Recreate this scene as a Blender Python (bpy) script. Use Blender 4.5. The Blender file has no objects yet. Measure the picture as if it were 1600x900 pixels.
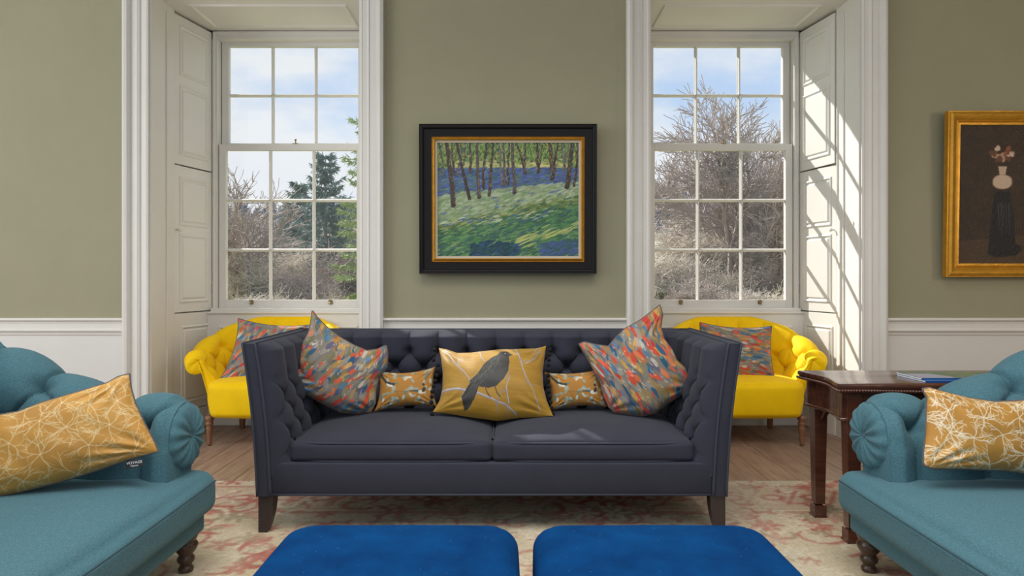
import bpy, bmesh, math, random
import numpy as np
from mathutils import Vector, Matrix

PI = math.pi
# ------------------------------------------------------------------ camera, world, sun, lights, exposure
C = bpy.context.scene.collection
SC = bpy.context.scene
F = 1050.0; CX = 797.0; HY = 432.0; EYE = 1.15
cam_d = bpy.data.cameras.new('camera'); cam = bpy.data.objects.new('camera', cam_d); C.objects.link(cam)
cam.location = (0, 0, EYE); cam.rotation_euler = (PI/2, 0, 0)
cam_d.sensor_fit = 'HORIZONTAL'; cam_d.sensor_width = 36; cam_d.lens = F/1600*36
cam_d.shift_x = (800-CX)/1600; cam_d.shift_y = -(450-HY)/1600
cam_d.clip_start = .05; cam_d.clip_end = 600
SC.camera = cam
SC.view_settings.view_transform = 'Standard'; SC.view_settings.look = 'None'
SC.view_settings.gamma = 1; SC.view_settings.use_curve_mapping = False
SC.view_settings.exposure = 0.0

W = bpy.data.worlds.new('sky'); SC.world = W; W.use_nodes = True
nt = W.node_tree; nt.nodes.clear()
def wn(t, **k):
    n = nt.nodes.new(t)
    for a, b in k.items(): setattr(n, a, b)
    return n
wo = wn('ShaderNodeOutputWorld'); bg = wn('ShaderNodeBackground'); tc = wn('ShaderNodeTexCoord')
mp = wn('ShaderNodeMapping'); mp.inputs['Scale'].default_value = (1, 1, 2.4); mp.inputs['Location'].default_value = (.35, .1, .2)
nz = wn('ShaderNodeTexNoise'); nz.inputs['Scale'].default_value = 3.2; nz.inputs['Detail'].default_value = 7; nz.inputs['Roughness'].default_value = .55
cr = wn('ShaderNodeValToRGB'); cr.color_ramp.elements[0].position = .36; cr.color_ramp.elements[1].position = .54
sep = wn('ShaderNodeSeparateXYZ'); gr = wn('ShaderNodeValToRGB')
gr.color_ramp.elements[0].position = 0; gr.color_ramp.elements[0].color = (.74, .86, 1, 1)
gr.color_ramp.elements[1].position = .55; gr.color_ramp.elements[1].color = (.33, .55, .95, 1)
cl = wn('ShaderNodeValToRGB'); cl.color_ramp.elements[0].color = (.80, .85, .93, 1); cl.color_ramp.elements[1].color = (1, 1, 1, 1)
nz2 = wn('ShaderNodeTexNoise'); nz2.inputs['Scale'].default_value = 5; nz2.inputs['Detail'].default_value = 5
mx = wn('ShaderNodeMixRGB')
L = nt.links.new
L(tc.outputs['Generated'], mp.inputs[0]); L(mp.outputs[0], nz.inputs['Vector']); L(mp.outputs[0], nz2.inputs['Vector'])
L(nz.outputs[0], cr.inputs[0]); L(tc.outputs['Generated'], sep.inputs[0]); L(sep.outputs[2], gr.inputs[0])
L(nz2.outputs[0], cl.inputs[0]); L(cr.outputs[0], mx.inputs[0]); L(gr.outputs[0], mx.inputs[1]); L(cl.outputs[0], mx.inputs[2])
L(mx.outputs[0], bg.inputs[0]); bg.inputs[1].default_value = 1.0; L(bg.outputs[0], wo.inputs[0])

sd = bpy.data.lights.new('sun', 'SUN'); sun = bpy.data.objects.new('sun', sd); C.objects.link(sun)
sd.energy = 7.5; sd.angle = .012; sd.color = (1, .96, .91)
sun.rotation_euler = Vector((.97, -1, -1.03)).to_track_quat('-Z', 'Y').to_euler()

def area(name, loc, aim, sx, sy, power, col=(1, 1, 1)):
    d = bpy.data.lights.new(name, 'AREA'); d.shape = 'RECTANGLE'; d.size = sx; d.size_y = sy; d.energy = power; d.color = col
    o = bpy.data.objects.new(name, d); C.objects.link(o); o.location = loc
    o.rotation_euler = (Vector(aim)-Vector(loc)).to_track_quat('-Z', 'Y').to_euler(); return o
area('fill_overhead', (0, 1.25, 4.0), (0, 1.35, 0), 3.4, 2.3, 92, (1, .97, .93)).data.spread = 2.2  # unseen fill panel added overhead to brighten the foreground, not a fixture
area('room_light_side', (-5.2, 1.5, 2.1), (0, 2.6, .8), 2.6, 2.8, 125, (.95, .98, 1))
area('fill_warm_right', (4.4, 2.0, 1.9), (3.0, 4.5, 1.2), .8, .8, 20, (1, .80, .60))  # unseen warm fill added for the right wall, in place of sunlit-floor bounce

# ------------------------------------------------------------------ helpers
def at(px, py, Y): return Vector(((px-CX)/F*Y, Y, EYE-(py-HY)/F*Y))
def lin(c):
    c = np.asarray(c, float)
    if c.max() > 1.001: c = c/255.
    return np.where(c <= .04045, c/12.92, ((c+.055)/1.055)**2.4)

def mat(name, col, rough=.6, metal=0, sheen=0, bump=0, bscale=80, var=0, vscale=8, attr=None, coat=0, spec=.5, col2=None, stretch=None, weave=0, wscale=900, rnd=0):
    m = bpy.data.materials.new(name); m.use_nodes = True; n = m.node_tree.nodes; l = m.node_tree.links.new
    b = n['Principled BSDF']; b.inputs['Roughness'].default_value = rough; b.inputs['Metallic'].default_value = metal
    b.inputs['Sheen Weight'].default_value = sheen; b.inputs['Sheen Roughness'].default_value = .45
    b.inputs['Coat Weight'].default_value = coat; b.inputs['Coat Roughness'].default_value = .12; b.inputs['Specular IOR Level'].default_value = spec
    c = tuple(lin(col))+(1,); b.inputs['Base Color'].default_value = c
    tcn = n.new('ShaderNodeTexCoord'); vec = tcn.outputs['Object']
    if stretch:
        mpn = n.new('ShaderNodeMapping'); mpn.inputs['Scale'].default_value = stretch; l(vec, mpn.inputs[0]); vec2 = mpn.outputs[0]
    else: vec2 = vec
    src = None
    if attr:
        a = n.new('ShaderNodeAttribute'); a.attribute_name = 'Col'; src = a.outputs['Color']
    if var > 0:
        tn = n.new('ShaderNodeTexNoise'); tn.inputs['Scale'].default_value = vscale; tn.inputs['Detail'].default_value = 6; tn.inputs['Roughness'].default_value = .65
        l(vec2, tn.inputs['Vector'])
        if rnd:
            oi = n.new('ShaderNodeObjectInfo'); tn.noise_dimensions = '4D'; mm = n.new('ShaderNodeMath'); mm.operation = 'MULTIPLY'; mm.inputs[1].default_value = 40
            l(oi.outputs['Random'], mm.inputs[0]); l(mm.outputs[0], tn.inputs['W'])
        rp = n.new('ShaderNodeValToRGB'); rp.color_ramp.elements[0].position = .3; rp.color_ramp.elements[1].position = .7
        if src is None:
            c1 = np.array(c[:3]); c2 = lin(col2) if col2 is not None else c1*(1+var); c0 = c1 if col2 is not None else c1*(1-var)
            rp.color_ramp.elements[0].color = tuple(c0)+(1,); rp.color_ramp.elements[1].color = tuple(np.clip(c2, 0, 1))+(1,)
            l(tn.outputs[0], rp.inputs[0]); src = rp.outputs[0]
            if rnd:
                hs = n.new('ShaderNodeHueSaturation'); mr = n.new('ShaderNodeMapRange'); mr.inputs['To Min'].default_value = 1-rnd; mr.inputs['To Max'].default_value = 1+rnd
                l(oi.outputs['Random'], mr.inputs[0]); l(mr.outputs[0], hs.inputs['Value']); l(src, hs.inputs['Color']); src = hs.outputs[0]
        else:
            rp.color_ramp.elements[0].color = (1-var,)*3+(1,); rp.color_ramp.elements[1].color = (1,)*4
            l(tn.outputs[0], rp.inputs[0]); mu = n.new('ShaderNodeMixRGB'); mu.blend_type = 'MULTIPLY'; mu.inputs[0].default_value = 1
            l(src, mu.inputs[1]); l(rp.outputs[0], mu.inputs[2]); src = mu.outputs[0]
    if src is not None: l(src, b.inputs['Base Color'])
    nrm = None
    if bump > 0:
        bn = n.new('ShaderNodeTexNoise'); bn.inputs['Scale'].default_value = bscale; bn.inputs['Detail'].default_value = 5; l(vec2, bn.inputs['Vector'])
        bp = n.new('ShaderNodeBump'); bp.inputs['Strength'].default_value = bump; bp.inputs['Distance'].default_value = .01
        l(bn.outputs[0], bp.inputs['Height']); nrm = bp.outputs[0]
    if weave > 0:
        w = n.new('ShaderNodeTexNoise'); w.inputs['Scale'].default_value = wscale; w.inputs['Detail'].default_value = 1; l(vec, w.inputs['Vector'])
        bp2 = n.new('ShaderNodeBump'); bp2.inputs['Strength'].default_value = weave; bp2.inputs['Distance'].default_value = .002
        l(w.outputs[0], bp2.inputs['Height'])
        if nrm: l(nrm, bp2.inputs['Normal'])
        nrm = bp2.outputs[0]
    if nrm: l(nrm, b.inputs['Normal'])
    return m

M = {}
M['wall'] = mat('sage_paint', (150, 146, 119), .75, bump=.06, bscale=60, var=.03, vscale=3)
M['white'] = mat('ivory_paint', (218, 215, 208), .42, bump=.008, bscale=25, var=.02, vscale=4)
M['white2'] = mat('wainscot_paint', (212, 209, 204), .5, bump=.03, bscale=25, var=.02, vscale=4)
M['ceil'] = mat('ceiling_paint', (225, 222, 215), .8)
M['plank'] = mat('oak_board', (118, 94, 78), .42, var=.3, vscale=3.0, col2=(170, 143, 124), stretch=(14, 1.2, 14), bump=.12, bscale=6, rnd=.16)
M['sub'] = mat('subfloor', (60, 45, 36), .9)
M['stone'] = mat('sandstone', (196, 168, 150), .9, bump=.4, bscale=30, var=.15, vscale=10)
M['navy'] = mat('slate_wool', (50, 52, 64), .92, sheen=.08, spec=.3, weave=.35, wscale=1100, var=.10, vscale=5, bump=.16, bscale=9)
M['navyp'] = mat('slate_piping', (52, 56, 70), .9)
M['dleg'] = mat('ebonised_wood', (52, 44, 42), .35, bump=.05, bscale=60, stretch=(8, 8, 1))
M['teal'] = mat('teal_felt', (52, 94, 108), .95, sheen=.08, spec=.2, weave=.5, wscale=500, var=.16, vscale=260, col2=(92, 130, 140), bump=.04, bscale=14)
M['tealp'] = mat('teal_seam', (44, 72, 82), .95)
M['turn'] = mat('turned_oak', (66, 48, 36), .35, var=.3, vscale=6, stretch=(6, 6, 1), bump=.08, bscale=30, coat=.2)
M['yellow'] = mat('mustard_velvet', (242, 198, 0), .7, sheen=.05, spec=.2, var=.06, vscale=6, bump=.06, bscale=14)
M['yleg'] = mat('walnut_leg', (122, 84, 58), .4, var=.2, vscale=8, stretch=(6, 6, 1))
M['blue'] = mat('blue_velvet', (0, 44, 90), .95, sheen=0, spec=.08, var=.14, vscale=7, col2=(2, 62, 114), bump=.10, bscale=9)
M['bluep'] = mat('blue_seam', (6, 40, 80), .7)
M['lint'] = mat('lint', (60, 108, 156), .9)
M['mahog'] = mat('mahogany', (62, 34, 26), .22, var=.35, vscale=4, col2=(98, 58, 42), stretch=(1.5, 9, 9), coat=.5, bump=.04, bscale=10)
M['black'] = mat('black_frame', (16, 13, 12), .5, spec=.25, var=.3, vscale=8, stretch=(1, 9, 9), bump=.15, bscale=20)
M['goldf'] = mat('gilt', (205, 150, 50), .38, metal=.6, bump=.25, bscale=60, var=.15, vscale=14)
M['liner'] = mat('linen_slip', (196, 184, 164), .9)
M['brass'] = mat('aged_brass', (150, 130, 95), .35, metal=.8)
M['iron'] = mat('hinge_paint', (180, 170, 155), .45)
M['paint'] = mat('canvas_paint', (255, 255, 255), .55, attr=1, bump=.6, bscale=90)
M['print'] = mat('printed_cloth', (255, 255, 255), .75, attr=1, sheen=.15, weave=.3, wscale=900, bump=.08, bscale=18)
M['satin'] = mat('jacquard', (255, 255, 255), .5, attr=1, sheen=.2, weave=.25, wscale=700, bump=.12, bscale=22)
M['ruggy'] = mat('wool_rug', (255, 255, 255), 1, attr=1, var=.32, vscale=60, weave=.8, wscale=240, bump=.2, bscale=40)
M['pipe1'] = mat('cord_multicolour', (120, 92, 66), .8, var=.6, vscale=25, col2=(70, 74, 90))
M['pipe2'] = mat('cord_grey', (92, 88, 90), .8)
M['gold_pipe'] = mat('cord_gold', (120, 88, 30), .8)
M['pom'] = mat('pompom', (22, 22, 26), 1, bump=.8, bscale=200)
M['tag'] = mat('black_tag', (30, 32, 36), .7)
M['tagt'] = mat('tag_letters', (225, 225, 225), .7)
M['mag'] = mat('glossy_cover', (255, 255, 255), .2, attr=1, coat=.5)
M['page'] = mat('pages', (225, 228, 232), .6)
M['magb'] = mat('magazine_blue', (30, 84, 150), .3)
M['bark'] = mat('bark', (160, 142, 130), .9, var=.2, vscale=4)
M['twig'] = mat('twig', (214, 202, 186), .8, var=.2, vscale=1)
M['twig2'] = mat('twig_dark', (176, 160, 152), .8, var=.2, vscale=1)
M['fir'] = mat('fir', (122, 142, 134), .8, var=.35, vscale=2)
M['fir2'] = mat('cypress', (158, 172, 118), .8, var=.35, vscale=3)
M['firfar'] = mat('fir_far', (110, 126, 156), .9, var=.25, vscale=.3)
M['hill'] = mat('hill', (132, 124, 120), 1, var=.3, vscale=.25, col2=(176, 164, 152))
M['grass'] = mat('grass', (160, 168, 120), 1, var=.3, vscale=.8, bump=.5, bscale=3)
# window glass: clear, with a surface reflection
g = bpy.data.materials.new('window_glass'); g.use_nodes = True; gn = g.node_tree.nodes; gn.clear(); gl = g.node_tree.links.new
go = gn.new('ShaderNodeOutputMaterial'); gm = gn.new('ShaderNodeMixShader'); gt = gn.new('ShaderNodeBsdfTransparent'); gg = gn.new('ShaderNodeBsdfGlossy')
gf = gn.new('ShaderNodeLayerWeight'); gf.inputs[0].default_value = .5; gp = gn.new('ShaderNodeMath'); gp.operation = 'POWER'; gp.inputs[1].default_value = 5; ga_ = gn.new('ShaderNodeMath'); ga_.operation = 'MULTIPLY_ADD'; ga_.inputs[1].default_value = .9; ga_.inputs[2].default_value = .03; gg.inputs['Roughness'].default_value = .0; gt.inputs[0].default_value = (.97, .98, .98, 1)
gl(gf.outputs['Facing'], gp.inputs[0]); gl(gp.outputs[0], ga_.inputs[0]); gl(ga_.outputs[0], gm.inputs[0]); gl(gt.outputs[0], gm.inputs[1]); gl(gg.outputs[0], gm.inputs[2]); gl(gm.outputs[0], go.inputs[0]); M['glass'] = g

class MB:
    """collects geometry for ONE mesh object"""
    def __init__(s): s.v = []; s.f = []; s.c = []; s.n = 0
    def add(s, v, f, col=None):
        v = np.asarray(v, float).reshape(-1, 3); s.v.append(v); s.f.extend([tuple(int(i)+s.n for i in q) for q in f])
        if col is not None: s.c.append(np.asarray(col, float).reshape(-1, 3))
        s.n += len(v); return s
    def grid(s, P, cu=False, cv=False, flip=False, col=None):
        P = np.asarray(P, float); a, b = P.shape[:2]; f = []
        for i in range(a if cu else a-1):
            i2 = (i+1) % a
            for j in range(b if cv else b-1):
                j2 = (j+1) % b; q = (i*b+j, i2*b+j, i2*b+j2, i*b+j2)
                f.append(q[::-1] if flip else q)
        return s.add(P, f, col)
    def box(s, x0, x1, y0, y1, z0, z1, bev=0):
        if bev <= 0:
            v = [(x, y, z) for x in (x0, x1) for y in (y0, y1) for z in (z0, z1)]
            return s.add(v, [(0, 1, 3, 2), (4, 6, 7, 5), (0, 4, 5, 1), (2, 3, 7, 6), (0, 2, 6, 4), (1, 5, 7, 3)])
        bm = bmesh.new(); bmesh.ops.create_cube(bm, size=1)
        for w in bm.verts: w.co = Vector(((x0+x1)/2+w.co.x*(x1-x0), (y0+y1)/2+w.co.y*(y1-y0), (z0+z1)/2+w.co.z*(z1-z0)))
        bmesh.ops.bevel(bm, geom=bm.edges[:], offset=bev, segments=2, affect='EDGES', profile=.5)
        bm.verts.index_update(); v = [w.co[:] for w in bm.verts]; f = [[w.index for w in q.verts] for q in bm.faces]; bm.free()
        return s.add(v, f)
    def tube(s, pts, r, n=8, closed=False, cap=True):
        pts = np.asarray(pts, float); m = len(pts); r = np.broadcast_to(np.asarray(r, float), (m,))
        if closed: T = np.roll(pts, -1, 0)-np.roll(pts, 1, 0)
        else: T = np.gradient(pts, axis=0)
        T /= np.linalg.norm(T, axis=1)[:, None]+1e-9
        up = np.array([0, 0, 1.]) if abs(T[0, 2]) < .9 else np.array([1., 0, 0])
        R = []; u = np.cross(T[0], up); u /= np.linalg.norm(u)
        for i in range(m):
            u = u-T[i]*np.dot(u, T[i]); u /= np.linalg.norm(u)+1e-9; w = np.cross(T[i], u)
            a = np.arange(n)*2*PI/n; R.append(pts[i]+r[i]*(np.cos(a)[:, None]*u+np.sin(a)[:, None]*w))
        b = s.n; s.grid(np.array(R), cu=closed, cv=True)
        if cap and not closed:
            s.f.append(tuple(b+i for i in range(n))); s.f.append(tuple(b+(m-1)*n+i for i in range(n))[::-1])
        return s
    def lathe(s, prof, n=20, ox=0, oy=0):
        a = np.arange(n)*2*PI/n; P = np.array([[(ox+r*math.cos(t), oy+r*math.sin(t), z) for t in a] for r, z in prof])
        b = s.n; s.grid(P, cv=True, flip=True); s.f.append(tuple(b+i for i in range(n))[::-1]); s.f.append(tuple(b+(len(prof)-1)*n+i for i in range(n))); return s
    def rect(s, x0, x1, z0, z1, prof, y=0, closed=True, out=1):
        """mitred moulding round a rectangle in XZ; prof = [(outward offset, y offset)]"""
        P = []
        for a, d in prof:
            a *= out
            if closed: P.append([(x0-a, y+d, z0-a), (x0-a, y+d, z1+a), (x1+a, y+d, z1+a), (x1+a, y+d, z0-a)])
            else: P.append([(x0-a, y+d, z0), (x0-a, y+d, z1+a), (x1+a, y+d, z1+a), (x1+a, y+d, z0)])
        return s.grid(np.array(P), cv=closed)
    def build(s, name, m, parent=None, smooth=False, loc=None, rot=None, auto=None):
        me = bpy.data.meshes.new(name); v = np.concatenate(s.v); me.from_pydata(v.tolist(), [], s.f)
        if s.c:
            ca = me.color_attributes.new('Col', 'FLOAT_COLOR', 'POINT'); cc = np.concatenate(s.c); ca.data.foreach_set('color', np.hstack([cc, np.ones((len(cc), 1))]).astype(np.float32).ravel())
        bm = bmesh.new(); bm.from_mesh(me); bmesh.ops.recalc_face_normals(bm, faces=bm.faces[:]); bm.to_mesh(me); bm.free()
        me.materials.append(m)
        if smooth:
            me.polygons.foreach_set('use_smooth', [True]*len(me.polygons))
            if auto: me.set_sharp_from_angle(angle=auto)
        me.update()
        o = bpy.data.objects.new(name, me); C.objects.link(o)
        if parent: o.parent = parent
        if loc is not None: o.location = loc
        if rot is not None: o.rotation_euler = rot
        return o

def tag(o, label=None, cat=None, group=None, kind=None):
    if label: o['label'] = label
    if cat: o['category'] = cat
    if group: o['group'] = group
    if kind: o['kind'] = kind
    return o
def empty(name, loc=(0, 0, 0), rz=0, rot=None):
    o = bpy.data.objects.new(name, None); o.empty_display_size = .05; C.objects.link(o); o.location = loc
    o.rotation_euler = rot if rot else (0, 0, rz); return o
def inst(o, parent, loc=None, rot=None, scale=None):
    c = o.copy(); C.objects.link(c); c.parent = parent
    if loc is not None: c.location = loc
    if rot is not None: c.rotation_euler = rot
    if scale is not None: c.scale = scale
    return c
def copy_tree(o, parent=None):
    c = o.copy(); C.objects.link(c); c.parent = parent
    for ch in list(o.children): copy_tree(ch, c)
    return c
def normals(P):
    du = np.gradient(P, axis=0); dv = np.gradient(P, axis=1); n = np.cross(du, dv); return n/(np.linalg.norm(n, axis=2)[..., None]+1e-9)
def snoise(x, y, seed=0, f=1.0, oct=3):
    r = np.random.RandomState(seed); o = 0; a = 1.
    for k in range(oct):
        for q in range(4):
            th = r.rand()*2*PI; ph = r.rand()*2*PI; fr = f*(2**k)*(.7+.6*r.rand()); o = o+a*np.sin(fr*(x*math.cos(th)+y*math.sin(th))+ph)/4
        a *= .5
    return o
def tuft(x, z, p, q, ztop, zbot, A, Bd, w=.02, lw=.5, cre=0, cw=.005):
    """diamond buttoning: buttons at x=p(a+b)/2, z=q(a-b)/2; straight pleats beyond the outer rows"""
    nt_ = round(2*ztop/q); nb = round(2*zbot/q); zt = nt_*q/2; zb = nb*q/2
    zc = np.clip(z, zb, zt); a = x/p+zc/q; b = x/p-zc/q
    puff = (np.abs(np.sin(PI*a))*np.abs(np.sin(PI*b)))**lw
    da = (a-np.round(a)); db = (b-np.round(b)); dx = p*(da+db)/2; dz = q*(da-db)/2+(z-zc)
    g = 1/math.sqrt(1/p**2+1/q**2); c1 = np.abs(da)*g; c2 = np.abs(db)*g
    return A*puff-Bd*np.exp(-(dx**2+dz**2)/(w**2))-cre*np.maximum(np.exp(-(c1/cw)**2), np.exp(-(c2/cw)**2))
def buttons(x0, x1, p, q, ztop, zbot):
    nt_ = round(2*ztop/q); nb = round(2*zbot/q); out = []
    for n in range(nb, nt_+1):
        off = (n % 2)*p/2; k0 = math.ceil((x0-off)/p)
        while k0*p+off <= x1: out.append((k0*p+off, n*q/2)); k0 += 1
    return out
def sstep(a, b, x): t = np.clip((x-a)/(b-a), 0, 1); return t*t*(3-2*t)
def rbox(hx, hy, hz, r, n=(24, 24, 8), puff=(0, 0, 0), pw=2.0, wr=None):
    """soft box (cushion): returns verts, faces centred at the origin"""
    def axis(h, m):
        k = 5; a = np.sin(np.linspace(0, PI/2, k+1))[:-1]; e = h-r+r*(1-np.cos(np.linspace(0, PI/2, k+1)))[1:]*0
        inner = np.linspace(-(h-r), h-r, m+1); edge = np.linspace(h-r, h, k+1)[1:]
        return np.concatenate([-edge[::-1], inner, edge])
    X = axis(hx, n[0]); Y = axis(hy, n[1]); Z = axis(hz, n[2]); vs = []; fs = []; c = 0
    for ax, sg in ((0, 1), (0, -1), (1, 1), (1, -1), (2, 1), (2, -1)):
        A_, B_ = [(Y, Z), (X, Z), (X, Y)][ax]; G = np.stack(np.meshgrid(A_, B_, indexing='ij'), -1); P = np.zeros(G.shape[:2]+(3,)); h = (hx, hy, hz)[ax]
        o = [i for i in range(3) if i != ax]; P[..., o[0]] = G[..., 0]; P[..., o[1]] = G[..., 1]; P[..., ax] = sg*h
        a, b = P.shape[:2]; vs.append(P.reshape(-1, 3))
        for i in range(a-1):
            for j in range(b-1): fs.append((c+i*b+j, c+(i+1)*b+j, c+(i+1)*b+j+1, c+i*b+j+1))
        c += a*b
    V = np.concatenate(vs); H = np.array([hx, hy, hz]); key = {}; idx = np.zeros(len(V), int); uv = []
    for i, p in enumerate(np.round(V, 5)):
        k = tuple(p)
        if k not in key: key[k] = len(uv); uv.append(V[i])
        idx[i] = key[k]
    V = np.array(uv); fs = [tuple(idx[i] for i in f) for f in fs]
    U = V/H; inn = np.clip(V, -(H-r), H-r); d = V-inn; ln = np.linalg.norm(d, axis=1); ok = ln > 1e-9
    V[ok] = inn[ok]+d[ok]/ln[ok][:, None]*r
    g = lambda t: 1-np.abs(t)**pw
    V[:, 2] += np.where(U[:, 2] > 0, 1, -.3)*puff[2]*g(U[:, 0])*g(U[:, 1])*np.abs(U[:, 2])
    V[:, 0] += np.sign(U[:, 0])*puff[0]*g(U[:, 1])*g(U[:, 2])*np.abs(U[:, 0])**4
    V[:, 1] += np.sign(U[:, 1])*puff[1]*g(U[:, 0])*g(U[:, 2])*np.abs(U[:, 1])**4
    if wr: V[:, 2] += np.where(U[:, 2] > .2, 1, 0)*wr*snoise(V[:, 0], V[:, 1], 3, 9, 3)
    return V, fs

# ------------------------------------------------------------------ painting on vertex colours
class Cv:
    def __init__(s, nu, nv, asp, base):
        s.nu = nu; s.nv = nv; s.asp = asp; s.x, s.y = np.meshgrid(np.linspace(0, asp, nu), np.linspace(0, 1, nv), indexing='ij')
        s.c = np.zeros((nu, nv, 3)); s.c[:] = base
    def win(s, x0, x1, y0, y1):
        i0 = max(0, int(x0/s.asp*(s.nu-1))); i1 = min(s.nu, int(x1/s.asp*(s.nu-1))+2); j0 = max(0, int(y0*(s.nv-1))); j1 = min(s.nv, int(y1*(s.nv-1))+2)
        return slice(i0, max(i0, i1)), slice(j0, max(j0, j1))
    def mask(s, w, m, col, al=1.):
        m = (m*al)[..., None]; s.c[w] = s.c[w]*(1-m)+np.asarray(col, float)*m
    def seg(s, p, q, r0, r1, col, al=1.):
        R = max(r0, r1)*1.6+.004; w = s.win(min(p[0], q[0])-R, max(p[0], q[0])+R, min(p[1], q[1])-R, max(p[1], q[1])+R); x = s.x[w]; y = s.y[w]
        if x.size == 0: return
        dx, dy = q[0]-p[0], q[1]-p[1]; t = np.clip(((x-p[0])*dx+(y-p[1])*dy)/(dx*dx+dy*dy+1e-12), 0, 1); d = np.hypot(x-p[0]-t*dx, y-p[1]-t*dy); rr = r0+(r1-r0)*t
        e = s.asp/s.nu*.9; s.mask(w, np.clip((rr-d)/e+.5, 0, 1), col, al)
    def line(s, pts, r0, r1, col, al=1.):
        n = len(pts)-1
        for i in range(n): s.seg(pts[i], pts[i+1], r0+(r1-r0)*i/n, r0+(r1-r0)*(i+1)/n, col, al)
    def dab(s, x0, y0, a, b, th, col, al=1.):
        R = max(a, b)*1.1; w = s.win(x0-R, x0+R, y0-R, y0+R); x = s.x[w]-x0; y = s.y[w]-y0
        if x.size == 0: return
        u = (x*math.cos(th)+y*math.sin(th))/a; v = (-x*math.sin(th)+y*math.cos(th))/b; d = np.abs(u)**2.6+np.abs(v)**2
        s.mask(w, np.clip((1-d)*3, 0, 1), col, al)
    def poly(s, pts, col, al=1.):
        xs = [p[0] for p in pts]; ys = [p[1] for p in pts]; w = s.win(min(xs), max(xs), min(ys), max(ys)); x = s.x[w]; y = s.y[w]; ins = np.zeros(x.shape, bool)
        for i in range(len(pts)):
            a = pts[i]; b = pts[(i+1) % len(pts)]
            if a[1] == b[1]: continue
            ins ^= ((a[1] > y) != (b[1] > y)) & (x < (b[0]-a[0])*(y-a[1])/(b[1]-a[1])+a[0])
        s.mask(w, ins.astype(float), col, al)
    def lin(s): return lin(np.clip(s.c, 0, 255)/255.)

# ------------------------------------------------------------------ structure
YW, YS = 4.526, 5.265
WC = (-1.716, 1.648); HO = .711; ZS = 3.07; XL, XR = -6.6, 4.6; ZC = 4.1; YO = 5.50
def struct(o, k='structure'): o['kind'] = k; return o
mb = MB()
xs = [XL-.2, WC[0]-HO, WC[0]+HO, WC[1]-HO, WC[1]+HO, XR+.2]
mb.box(xs[0], xs[1], YW, YO, 0, ZC); mb.box(xs[2], xs[3], YW, YO, 0, ZC); mb.box(xs[4], xs[5], YW, YO, 0, ZC)
for c in (1, 3): mb.box(xs[c], xs[c+1], YW, YO, ZS+.02, ZC); mb.box(xs[c], xs[c+1], YS-.01, YO, 0, .85)
struct(mb.build('wall_back', M['wall']))
struct(MB().box(XL-.2, XL, -1.2, YW, 0, ZC).build('wall_left', M['wall']))
struct(MB().box(XR, XR+.2, -1.2, YW, 0, ZC).build('wall_right', M['wall']))
struct(MB().box(XL-.2, XR+.2, -1.2, YO, ZC, ZC+.15).build('ceiling', M['ceil']))
floor = struct(MB().box(XL, XR, -1.2, YO, -.12, -.02).build('floor', M['sub']))
rnd = random.Random(4); pw_ = .168; meshes = {}
k = 0; x = XL
while x < XR-.01:
    y = -1.2-rnd.random()*1.6
    while y < 5.2:
        ln = rnd.choice((1.8, 2.1, 2.4)); y0 = max(y, -1.2); y1 = min(y+ln, 5.22)
        if y1-y0 > .05:
            MB().box(x+.0012, min(x+pw_, XR)-.0012, y0+.0012, y1-.0012, -.02, -rnd.random()*.0012, .0015).build('plank', M['plank'], floor)
        y += ln
    x += pw_
# wainscot boards, dado rails, baseboards and architraves
trim_n = [0]
def trim(mb, m='white', smooth=False):
    trim_n[0] += 1; return struct(mb.build('trim_%d' % trim_n[0], M[m], None, smooth, auto=.6 if smooth else None))
AW = .158
segs = [(XL, xs[1]-AW), (xs[2]+AW, xs[3]-AW), (xs[4]+AW, XR)]
dado = [(.872, 0), (.872, -.036), (.866, -.042), (.858, -.042), (.852, -.034), (.846, -.026), (.83, -.022), (.800, -.020), (.796, -.030), (.788, -.034), (.78, -.028), (.772, -.020), (.760, -.017), (.752, -.012), (.752, 0)]
base = [(.0, 0), (0, -.026), (.15, -.026), (.158, -.022), (.17, -.014), (.185, -.011), (.185, 0)]
def run(prof, x0, x1): return MB().grid(np.array([[(x, YW+d, z) for z, d in prof] for x in (x0, x1)]))
for i, (a, b) in enumerate(segs):
    trim(MB().box(a, b, YW-.010, YW, 0, .76), 'white2')
    trim(run(dado, a, b), 'white')
    o = run(base, a, b).build('baseboard_%s' % ('left', 'middle', 'right')[i], M['white']); struct(o)
arch = [(0, .0), (0, -.022), (.012, -.026), (.018, -.022), (.045, -.022), (.052, -.030), (.06, -.034), (.066, -.026), (.07, -.030), (.108, -.030), (.112, -.044), (.124, -.058), (.140, -.062), (.150, -.056), (.158, -.052), (.158, 0)]
for c in (1, 3):
    trim(MB().rect(xs[c], xs[c+1], 0, ZS, arch, YW, closed=False), 'white', False)

sunk = [(0, 0), (-.004, -.010), (-.012, -.013), (-.020, -.009), (-.028, -.001), (-.028, 0)]
def panel_leaf(w, h, panels, t=.032, raised=True):
    """panelled leaf in local x (0..w), z (0..h), face towards -y"""
    mb = MB().box(0, w, 0, t, 0, h, .002)
    for x0, x1, z0, z1 in panels:
        mb.rect(x0, x1, z0, z1, [(.006, 0), (.004, -.006), (-.004, -.009), (-.012, -.004), (-.016, -.0005)], 0)
        mb.rect(x0+.022, x1-.022, z0+.022, z1-.022, [(.0, 0), (-.008, -.007), (-.010, -.0075)], 0)
        mb.add([(x0+.032, -.0075, z0+.032), (x1-.032, -.0075, z0+.032), (x1-.032, -.0075, z1-.032), (x0+.032, -.0075, z1-.032)], [(0, 1, 2, 3)])
    return mb
knob_mb = lambda: MB().lathe([(.004, 0), (.005, .016), (.012, .022), (.014, .030), (.010, .037), (.002, .039)], 12)

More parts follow.
